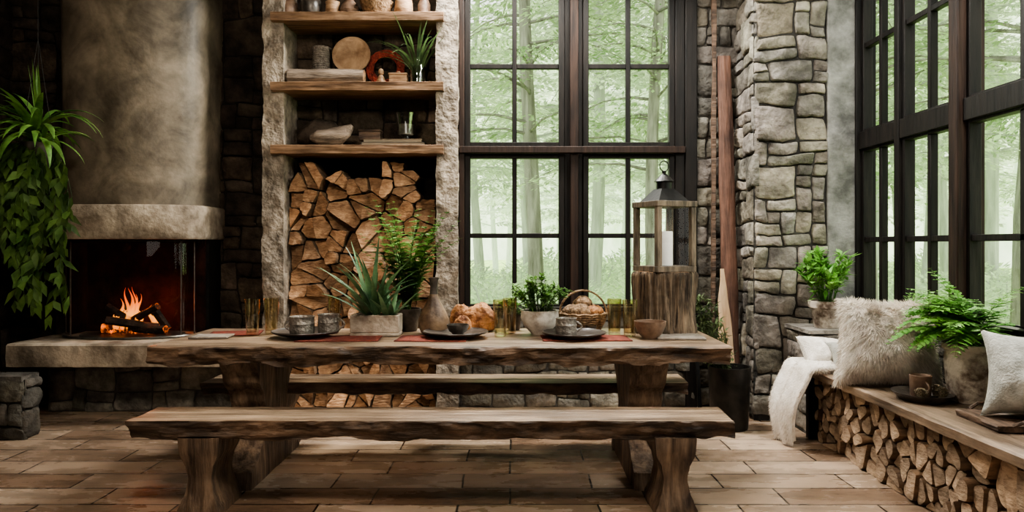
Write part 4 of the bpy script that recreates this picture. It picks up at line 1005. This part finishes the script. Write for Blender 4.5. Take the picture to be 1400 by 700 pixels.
for lv in range(3):
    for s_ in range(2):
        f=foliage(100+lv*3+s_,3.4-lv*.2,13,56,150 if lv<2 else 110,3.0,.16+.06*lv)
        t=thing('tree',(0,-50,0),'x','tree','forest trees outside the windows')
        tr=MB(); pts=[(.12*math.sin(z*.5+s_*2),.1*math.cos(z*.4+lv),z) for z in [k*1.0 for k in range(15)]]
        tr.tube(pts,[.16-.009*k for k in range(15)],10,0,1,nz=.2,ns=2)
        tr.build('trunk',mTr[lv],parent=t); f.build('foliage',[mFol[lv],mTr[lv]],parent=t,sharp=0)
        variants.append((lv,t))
LB=['slender forest tree with green layered foliage','pale misty forest tree with layered foliage','faint hazy distant forest tree with soft foliage']
cand=[]
RR=random.Random(77)
for y,r in [(12.5,.19),(14,.03),(17,.25),(18,-.10),(19,.12),(21,.02),(22,.21),(23,-.05),(25,.09),(26,.16),(27,.27),(29,.03),(31,.20),(33,-.03),(34,.12),
            (12,.47),(12.5,.70),(15,.56),(17,.66),(19,.49),(20,.60),(22,.72),(24,.53),(26,.64),(28,.46),(31,.57),(33,.70),(16,.36),(24,.38),(35,.06),(37,.24),(39,.15),(40,-.01),(36,.5),(38,.62),(42,.09),(43,.19)]:
    cand.append((r*y+RR.uniform(-.2,.2),y))
use={}
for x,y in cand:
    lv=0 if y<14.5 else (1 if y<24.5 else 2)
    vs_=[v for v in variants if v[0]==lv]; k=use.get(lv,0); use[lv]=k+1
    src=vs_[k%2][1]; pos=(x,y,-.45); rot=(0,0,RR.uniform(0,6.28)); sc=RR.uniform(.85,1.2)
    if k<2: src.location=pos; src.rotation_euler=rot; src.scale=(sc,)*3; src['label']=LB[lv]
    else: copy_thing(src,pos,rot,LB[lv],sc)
sb=MB(); rr=random.Random(5)
for k in range(1500):
    a=rr.uniform(0,6.28); r=rr.uniform(0,.9)**.7; z=rr.uniform(.05,1.0)*(1-.4*r); p=Vector((r*math.cos(a),r*math.sin(a),z)); d=Vector((math.cos(a),math.sin(a),rr.uniform(-.3,.9))).normalized(); sd=d.cross(Vector((0,0,1))).normalized(); l=rr.uniform(.08,.17)
    sb.add([p,p+d*l*.5+sd*l*.3,p+d*l,p+d*l*.5-sd*l*.3],[(0,1,2,3)],0,rr.uniform(.75,1.2))
for k in range(9):
    a=k*.7; sb.tube([(0,0,-.2),(.4*math.cos(a),.4*math.sin(a),.8)],.012,4,1,.7)
shr=tag(sb.build('shrub',[mFol[1],mTr[1]],loc=(.6,12,-.35),sharp=0),'low leafy green shrub on the forest floor','shrub','shrubs on the forest floor')
for x,y,s_ in [(2.6,13.5,1.0),(-.4,15,1.0),(1.4,16.5,1),(3.4,17,1.2),(.2,19,1.2),(2.4,21,1.3),(5,21,1.4),(7.5,13,1.2),(9.5,14,1.2),(8,16,1.3),(11,17,1.3),(13,21,1.5),(-1.2,20,1.3),(1.2,24,1.6),(4,26,1.6),(15,26,1.7)]:
    n_=shr.copy(); COL.objects.link(n_); n_.location=(x,y,-.35); n_.scale=(s_,)*3; n_.rotation_euler=(0,0,x*3)
hb=MB(); vs=[];fs=[]; n=90
for i in range(n+1):
    a=math.radians(-50+150*i/n)
    for j,(rad_,z) in enumerate([(50,-.6),(52,3),(54,7),(57,12),(62,20)]):
        q=noise.noise(Vector((i*.5,j,0)))*1.5; vs.append((math.sin(a)*(rad_+q)+3,math.cos(a)*(rad_+q),z+(noise.noise(Vector((i*.8,j*3,4)))*2 if j>1 else 0)))
for i in range(n):
    for j in range(4): a=i*5+j; fs.append((a,a+5,a+6,a+1))
hb.add(vs,fs); mHill=M('woodland_painted_mist',(.53,.66,.43),(.87,.93,.77),scale=.55,stretch=(1,1,.35),rough=1,bump=0,emit=1.15,lo=.38,hi=.62)  # mist is painted: pale colour plus emission on the hillside
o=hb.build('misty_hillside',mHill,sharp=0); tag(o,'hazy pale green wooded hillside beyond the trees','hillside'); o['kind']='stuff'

# ------------------------------------------------------------------ light
w=bpy.data.worlds.new('World'); bpy.context.scene.world=w; w.use_nodes=True; N=w.node_tree.nodes; L=w.node_tree.links
bg=N['Background']; bg.inputs[0].default_value=(.91,.95,.88,1); bg.inputs[1].default_value=2.7
def light(kind,name,loc,target,energy,color,size=1,sizey=None,angle=None):
    d=bpy.data.lights.new(name,kind); d.energy=energy; d.color=color
    if kind=='AREA':
        d.size=size
        if sizey: d.shape='RECTANGLE'; d.size_y=sizey
    elif kind=='SUN': d.angle=angle
    else: d.shadow_soft_size=size
    o=bpy.data.objects.new(name,d); COL.objects.link(o); o.location=loc
    o.rotation_euler=(Vector(target)-Vector(loc)).to_track_quat('-Z','Y').to_euler(); return o
light('SUN','sun_lamp',(9,14,15),(0,3,0),8.0,(1,.93,.80),angle=.10)
light('AREA','ceiling_fill',(-.9,1.6,3.6),(-.7,5.2,1.0),120,(1,.87,.72),.7)  # added warm fill from overhead, out of view, no real fixture
light('AREA','front_fill',(-.4,-1.45,1.9),(-.3,4.0,.8),24,(1,.92,.82),2.6,1.6)  # unseen soft fill added behind the camera to lift shade under the table
light('AREA','window_head_fill',(.3,5.35,3.62),(0,3.9,.2),240,(1,.97,.91),2.0,.4)  # unseen fill added above the back windows, stands in for window light
light('AREA','side_window_fill',(2.1,3.3,3.60),(1.7,4.7,.6),140,(.98,.98,.93),.6,2.0)  # added overhead fill, imitates daylight from the right windows
light('POINT','fire_glow',(fx+.10,fy+.04,fz+.20),(0,0,0),5.5,(1,.18,.04),.06)
cam=bpy.data.cameras.new('Camera'); cam.lens=36*1000/1400; cam.sensor_width=36; cam.shift_y=-15/1400; cam.clip_start=.05; cam.clip_end=300
co=bpy.data.objects.new('Camera',cam); COL.objects.link(co); co.location=(0,0,1.3); co.rotation_euler=(math.pi/2,0,0)
bpy.context.scene.camera=co
try: bpy.context.scene.view_settings.look='AgX - Medium High Contrast'
except Exception as e: print('look',e)
